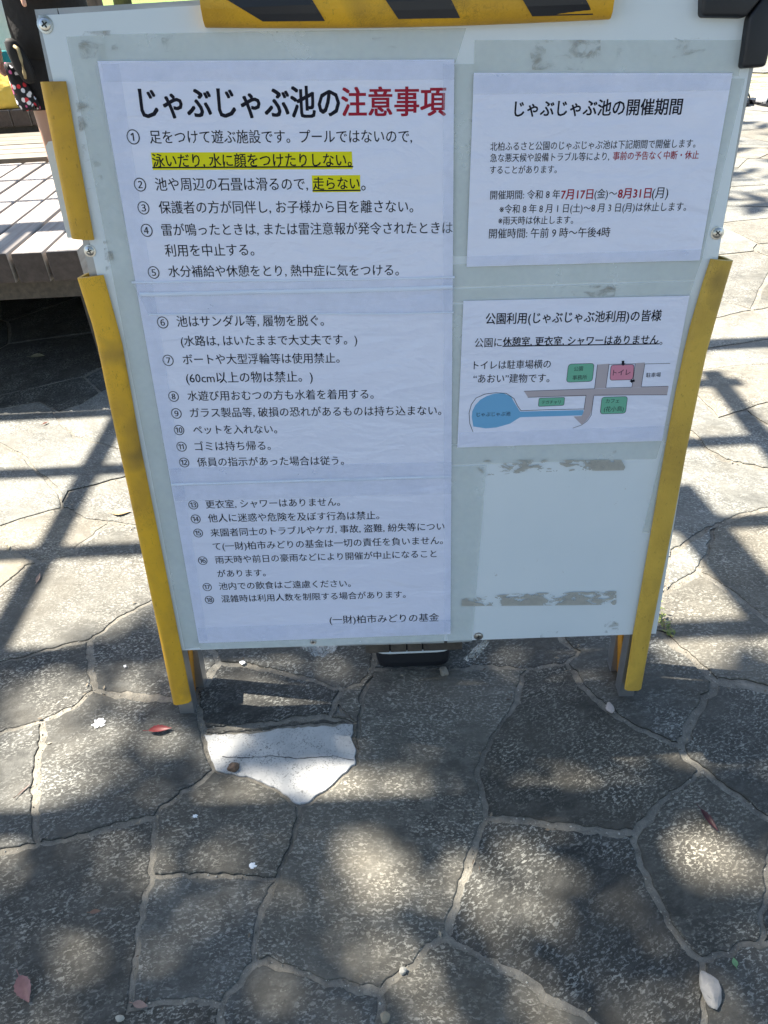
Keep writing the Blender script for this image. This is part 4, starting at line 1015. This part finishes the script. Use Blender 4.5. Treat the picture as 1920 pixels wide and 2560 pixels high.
# ------------------------------------------------------------------ pergola whose slats lay the lattice of shadows
perg = empty('pergola', Vector((-2.4, 2.4, 0)), 'timber pergola of slender beams above the decks', 'pergola')
PZ = 2.5
M_PERG = wood_mat('pergola_timber', (0.12, 0.09, 0.065), (0.22, 0.17, 0.13), (0.1, 0.1, 1))
def beam(p, q, w, h, z, name='beam', ext=0.0):
    p, q = Vector((*p, 0)), Vector((*q, 0)); d = (q - p).normalized(); s = Vector((-d.y, d.x, 0)); sh_ = Vector((SUN.x, SUN.y, 0)) * z
    a, b = p + sh_, q + sh_; b_ = MB()
    b_.add([x + s * (w / 2 * i) + Vector((0, 0, z + h * j)) for x in (a, b) for i, j in ((-1, 0), (1, 0), (1, 1), (-1, 1))], [(3, 2, 1, 0), (4, 5, 6, 7), (0, 1, 5, 4), (1, 2, 6, 5), (2, 3, 7, 6), (3, 0, 4, 7)])
    b_.build(name, M_PERG, perg)
for y, xr in ((2.0, 1.44), (1.678, 1.9), (1.335, 1.9), (1.005, 1.9), (.645, 1.6)): beam((-3.6, y), (xr, y + .012), .052, .012, PZ)
for x, y0 in ((-.455, .35), (1.375, 1.25), (-1.9, .35), (-3.2, .35)): beam((x, y0), (x, 2.3 if x < 0 else 2.09), .060, .012, PZ + .014, 'cross_beam')
for py_ in (411, 450, 502, 560):
    g_ = G(60, py_, DZ); g0 = g_ - Vector((SUN.x, SUN.y, 0)) * DZ
    beam((-3.6, g0.y), (.3, g0.y + .005), .022, .016, PZ + .045, 'slat')
q0, q1 = G(1662, 1216), G(1930, 1541)
beam((q0.x, q0.y), (q1.x, q1.y), .115, .02, PZ + .03, 'brace')
for x, y in ((-5.1, 1.2), (-5.1, 2.95), (-2.9, 3.3)):
    MB().box((x, y, (PZ - .002) / 2), (.09, .09, PZ - .002), .006).build('post', M_PERG, perg)
MB().box((-2.5, 2.93, PZ - .06), (5.4, .06, .10), .006).build('header', M_PERG, perg)

# ------------------------------------------------------------------ trees
def leaves_mesh(name, pts, size, m, parent, rnd_, flat=0.6):
    v, f = [], []
    for p in pts:
        s = size * rnd_.uniform(.7, 1.35); n = Vector((rnd_.gauss(0, 1), rnd_.gauss(0, 1), rnd_.gauss(0, 1) + flat * 2)).normalized()
        a = n.cross(Vector((rnd_.gauss(0, 1), rnd_.gauss(0, 1), rnd_.gauss(0, .3)))).normalized(); b = n.cross(a); k = len(v)
        v += [p - a * s, p - b * s * .42 - a * s * .1, p + a * s, p + b * s * .42 - a * s * .1]
        f.append((k, k + 1, k + 2, k + 3))
    return mesh(name, v, f, m, parent)
LIT = [  # soft openings in the crown, by where their light lands: x, y, rx, ry, strength
 (46, 1947, 95, 125, .95), (150, 1860, 150, 95, .9), (230, 1950, 90, 60, .6), (410, 1850, 80, 45, .7), (725, 1975, 130, 45, .95), (555, 1870, 60, 45, .9), (868, 1985, 95, 42, .95), (900, 2165, 85, 52, .9),
 (905, 2265, 75, 45, .6), (60, 2410, 130, 85, .35), (230, 2540, 80, 40, .4), (115, 1715, 130, 42, .8), (325, 1705, 85, 42, .85), (620, 1695, 190, 75, .72), (470, 1640, 60, 30, .8), (995, 2005, 75, 42, .95), (985, 2155, 110, 45, .95),
 (1035, 1878, 65, 35, .85), (1122, 1857, 90, 18, .6), (1365, 1985, 120, 48, .8), (1463, 1850, 80, 20, .75), (1597, 1962, 70, 42, .75), (1650, 1877, 110, 28, .65), (1857, 1925, 90, 28, .6), (1330, 2180, 95, 65, .85), (1220, 2290, 95, 55, .5),
 (1775, 2140, 120, 42, .95), (1840, 2205, 90, 45, .8), (1510, 2415, 75, 60, .45), (1857, 2500, 75, 65, .6), (1730, 2005, 90, 26, .55), (1747, 1643, 85, 22, .95), (977, 2457, 60, 70, .5), (300, 2200, 90, 60, .2), (1680, 2330, 60, 80, .3)]
def shade_prob(g):
    q = px((g.x, g.y, 0))
    if q is None or not (-300 < q[0] < 2300) or q[1] > 2900: return .8
    x, y = q
    yb = 1655 - .36 * x if x < 420 else (1500 if x < 1600 else 1585)
    if x < 420: yb = max(yb, 1500)
    m_ = (y - yb) / 45.0
    if m_ < 0: return 0.0
    p = min(1.0, m_)
    nv = noise.noise_vector(Vector((g.x * 9, g.y * 11, 2.2))); x += 75 * nv.x; y += 42 * nv.y
    for cx_, cy_, rx, ry, s in LIT:
        s = s if s > .62 else s * .6
        d = ((x - cx_) / rx) ** 2 + ((y - cy_) / ry) ** 2
        if d < 4: p *= 1 - (s if y < 1760 and x < 900 else s) * max(0.0, min(1.0, 1.45 - d * .75)) if d < 1.94 else 1
    return p
tr = empty('broadleaf_tree', Vector((-6.3, 1.2, 0)), 'broadleaf tree whose crown spreads above the sign and dapples the paving', 'tree')
rt_ = random.Random(21); pts = []
for _ in range(22500):
    g_ = Vector((rt_.uniform(-2.2, 3.2), rt_.uniform(-2.2, 1.25), 0)); z = rt_.uniform(4.3, 6.6)
    if rt_.random() < shade_prob(g_): pts.append(g_ + SUN * z)
for _ in range(9000):  # extra leaves added overhead to block sky and deepen the foreground shade
    p_ = Vector((rt_.uniform(-1.6, 4.2), rt_.uniform(-3.6, 1.1), rt_.uniform(4.4, 6.4)))
    g_ = p_ - SUN * p_.z; q_ = px((g_.x, g_.y, 0))
    if q_ is None or not (-200 < q_[0] < 2200) or q_[1] > 2800: pts.append(p_)
for _ in range(3000):
    a = rt_.uniform(0, 6.283); r = rt_.uniform(0, 1) ** .6 * 2.6; pts.append(Vector((-6.6 + r * math.cos(a), .6 + r * math.sin(a) * .9, 5.6 + rt_.gauss(0, .7))))
leaves_mesh('crown', pts, .062, M_LEAF, tr, rt_)
tm = MB(); tm.tube([(-6.3, 1.2, -.02), (-6.25, 1.15, 1.0), (-6.1, 1.1, 2.4), (-5.9, 1.0, 4.2)], [.19, .15, .13, .10], 12)
for k in range(7):
    a = -1.2 + k * .45; tm.tube([(-6.0, 1.05, 3.3 + .1 * k), (-6.0 + 1.2 * math.cos(a), 1.05 + 1.1 * math.sin(a), 4.3), (-6.0 + 2.6 * math.cos(a), 1.05 + 2.2 * math.sin(a), 5.1)], [.06, .035, .012], 7)
tm.build('trunk', M_BARK, tr, smooth=True)
def tree(x, y, h, r, n, label, seed):
    t = empty('broadleaf_tree', Vector((x, y, 0)), label, 'tree', 'trees around the park'); r_ = random.Random(seed); P = []
    cl = [(Vector((r_.gauss(0, .5), r_.gauss(0, .5), r_.gauss(0, .45))) * r, r_.uniform(.3, .55) * r) for _ in range(16)]
    for _ in range(n):
        c, s = r_.choice(cl); d = Vector((r_.gauss(0, 1), r_.gauss(0, 1), r_.gauss(0, .8))).normalized() * s * r_.uniform(.5, 1) ** .5; P.append(Vector((x, y, h)) + c + d)
    leaves_mesh('crown', P, .16, M_LEAF, t, r_)
    b = MB(); b.tube([(x, y, -.02), (x + .05, y, h * .4), (x - .05, y + .05, h * .9)], [.2, .14, .08], 10)
    for k in range(5):
        a = k * 1.26; b.tube([(x, y, h * .55), (x + r * .6 * math.cos(a), y + r * .6 * math.sin(a), h * .9 + .2 * k)], [.06, .02], 6)
    b.build('trunk', M_BARK, t, smooth=True)
tree(-2.6, -6.5, 4.2, 2.2, 2600, 'unseen leafy tree added behind the viewer for reflections, left of the pair', 1); tree(2.8, -7.5, 4.6, 2.4, 2600, 'unseen leafy tree added behind the viewer for reflections, right of the pair', 2)  # unseen trees added to break up what the laminated sheets reflect
tree(-5.0, 19, 5.0, 2.6, 2600, 'leafy tree on the lawn beyond the far deck', 3)
# slim trunk beyond the person
tk = empty('park_tree', Vector((at(222, 5, 6.0).x, 6.0, 0)), 'grey brown tree trunk just above the top left edge of the sign', 'tree')
x_ = at(222, 5, 6.0).x; MB().tube([(x_, 6.0, -.01), (x_ + .02, 6.02, .8), (x_, 6.0, 2.2), (x_ + .1, 6.1, 4.0)], [.085, .066, .06, .04], 12).build('trunk', M_BARK, tk, smooth=True)
r_ = random.Random(4); leaves_mesh('crown', [Vector((x_ + r_.gauss(0, .6), 6.2 + r_.gauss(0, .6), 4.3 + r_.gauss(0, .5))) for _ in range(700)], .12, M_LEAF, tk, r_)

# ------------------------------------------------------------------ litter on the stones
def leaf(x, y, ln, wd, ang, colr, label, curl=.25, z=.002, name='fallen_leaf', stem=True):
    ln *= .84; wd *= .84
    c = G(x, y, 0); c.z = z; v, f = [], []; n_ = 13
    root = empty(name, c, label, 'leaf')
    ca, sa = math.cos(ang), math.sin(ang)
    for i in range(n_):
        t = i / (n_ - 1); w_ = wd * max(.02, math.sin(math.pi * t ** .8)) * (1 + (.10 if i % 2 else -.04))
        for s in (-1, 0, 1):
            lx = (t - .5) * ln; ly = s * w_ / 2; lz = abs(s) * w_ * curl + .18 * ln * curl * (2 * t - 1) ** 2
            v.append(c + Vector((lx * ca - ly * sa, lx * sa + ly * ca, lz)))
    for i in range(n_ - 1):
        for s in (0, 1): f.append((i * 3 + s, i * 3 + s + 1, i * 3 + s + 4, i * 3 + s + 3))
    m = mat('leaf_' + name, colr, .45); t = NT(m); t.base(t.mix(t.noise(t.tc.outputs['Object'], 120, 4), colr, tuple(a * .45 for a in colr)))
    mesh('blade', v, f, m, root, smooth=True)
    if stem: MB().tube([v[1], v[1] - Vector((ca * ln * .22, sa * ln * .22, -.002))], .0006, 5).build('stem', m, root)
leaf(402, 1828, .050, .017, .1, (.30, .055, .055), 'dark pink fallen leaf just left of the sign foot', .5)
leaf(62, 2475, .050, .024, -.9, (.42, .20, .18), 'pale pink toothed leaf lying at the bottom left')
leaf(240, 2281, .020, .008, .1, (.30, .17, .11), 'tiny tan leaf scrap on the large left stone')
leaf(352, 2514, .026, .011, -.2, (.45, .30, .24), 'pale beige leaf on the joint near the bottom')
leaf(1771, 2055, .048, .012, -1.2, (.10, .025, .03), 'dark maroon curled leaf with a long stem on the right', .6)
leaf(1836, 2407, .014, .009, 1.5, (.22, .42, .18), 'small green leaf bit above the pale pebble', .1)
leaf(304, 1283, .055, .030, .1, (.55, .36, .20), 'dry orange leaf beside the yellow guard', .15)
leaf(97, 1447, .040, .010, 1.7, (.55, .36, .26), 'pinkish dry petal on the sunlit stone', .3)
leaf(22, 1370, .030, .007, 1.9, (.60, .50, .30), 'straw coloured dry leaf at the left edge', .3)
leaf(62, 1975, .034, .004, 1.0, (.10, .055, .04), 'thin brown twig like leaf crossing the left joint', .2)
leaf(95, 893, .06, .035, .1, (.42, .38, .24), 'pale dry leaf in the deep shade under the deck', .2)
leaf(115, 1060, .026, .008, .9, (.30, .12, .09), 'small curled red brown leaf on the sunlit stone', .5)
def pebble(x, y, d, colr, label, seed, name='pebble'):
    c = G(x, y, 0); bm = bmesh.new(); bmesh.ops.create_icosphere(bm, subdivisions=3, radius=1)
    for v in bm.verts:
        n_ = 1 + .35 * noise.noise(v.co * 1.1 + Vector((seed, 0, 0))) + .12 * noise.noise(v.co * 3.1 + Vector((seed, 0, 0)))
        v.co = Vector((v.co.x * d[0] * n_, v.co.y * d[1] * n_, v.co.z * d[2] * n_))
    me = bpy.data.meshes.new(name); bm.to_mesh(me); bm.free(); m = mat('pebble_stone', colr, .75); t = NT(m); t.base(t.mix(t.noise(t.tc.outputs['Object'], 150, 5, .7), colr, tuple(a * .6 for a in colr))); me.materials.append(m)
    o = bpy.data.objects.new(name, me); col.objects.link(o); o.location = c + Vector((0, 0, d[2] * .62)); tag(o, label, name.split('_')[0])
pebble(1775, 2480, (.0125, .021, .008), (.34, .33, .315), 'largest pale pebble, egg shaped, at the lower right', 1)
pebble(1524, 1772, (.007, .010, .005), (.58, .50, .46), 'pinkish chip in the joint right of the sign foot', 2)
pebble(1110, 1682, (.008, .010, .008), (.30, .27, .22), 'brown pebble at the corner of the black tub', 3)
pebble(1007, 2428, (.005, .005, .004), (.50, .48, .42), 'tiny pale pebble in the joint at bottom centre', 4)
pebble(584, 1922, (.0095, .008, .008), (.17, .11, .075), 'brown crumb sitting on the white marble stone', 5)
pebble(963, 2545, (.006, .006, .005), (.40, .34, .24), 'tan pebble in the bottom centre joint', 6)
pebble(301, 2547, (.006, .004, .003), (.55, .52, .44), 'cream chip at the bottom left joint', 7)
def splat(x, y, r, label, seed):
    c = G(x, y, .0024); r_ = random.Random(seed); P = [c]; k = 40
    for i in range(k):
        a = 2 * math.pi * i / k; q = r * (.72 + .45 * noise.noise(Vector((math.cos(a) * 2.6, math.sin(a) * 2.6, seed * 3.3))) + .06 * r_.uniform(-1, 1)); P.append(c + Vector((q * 1.25 * math.cos(a), q * math.sin(a), 0)))
    P[0] = P[0] + Vector((0, 0, .001))
    o = mesh('paint_splash', P, [(0, 1 + i, 1 + (i + 1) % k) for i in range(k)], M_WHITEPAINT, loc=c); tag(o, label, 'splash')
splat(247, 1808, .014, 'ragged white splash on the stone left of the sign foot', 1); splat(631, 2165, .006, 'small white fleck on the stone below the marble', 2); splat(488, 2040, .0045, 'tiny white fleck on the stone left of the marble tip', 3)
splat(606, 1656, .006, 'bluish white fleck under the bottom edge of the sign', 4); splat(312, 1665, .004, 'tiny white dot beside the long yellow guard', 5)
# weed in the joint right of the sign
wd = empty('weed', G(1655, 1580), 'small green weed growing in the joint beside the right yellow guard', 'weed')
M_WEED = leaf_mat('weed_leaves', (.10, .17, .035), (.26, .27, .08)); rw = random.Random(3); wv, wf = [], []
for i in range(46):
    t = rw.random(); b = G(1634 + 45 * t, 1530 + 62 * t) + Vector((rw.gauss(0, .004), rw.gauss(0, .004), rw.uniform(.002, .028) * (1.2 - t)))
    s = rw.uniform(.003, .007); a = rw.uniform(0, 6.28); d = Vector((math.cos(a), math.sin(a), rw.uniform(-.3, .6))) * s; e_ = Vector((-math.sin(a), math.cos(a), rw.uniform(-.2, .2))) * s * .5; k = len(wv)
    wv += [b - d, b - e_, b + d, b + e_]; wf.append((k, k + 1, k + 2, k + 3))
mesh('foliage', wv, wf, M_WEED, wd)
sm = MB()
for i in range(7):
    t = i / 6; b = G(1634 + 45 * t, 1530 + 62 * t); sm.tube([b, b + Vector((rw.gauss(0, .006), rw.gauss(0, .006), .022 * (1.3 - t)))], .0008, 5)
sm.build('stem', mat('weed_stem', (.36, .24, .12), .7), wd)
print('paving stones', len(sel), 'white', white is not None, 'leaves', len(pts))
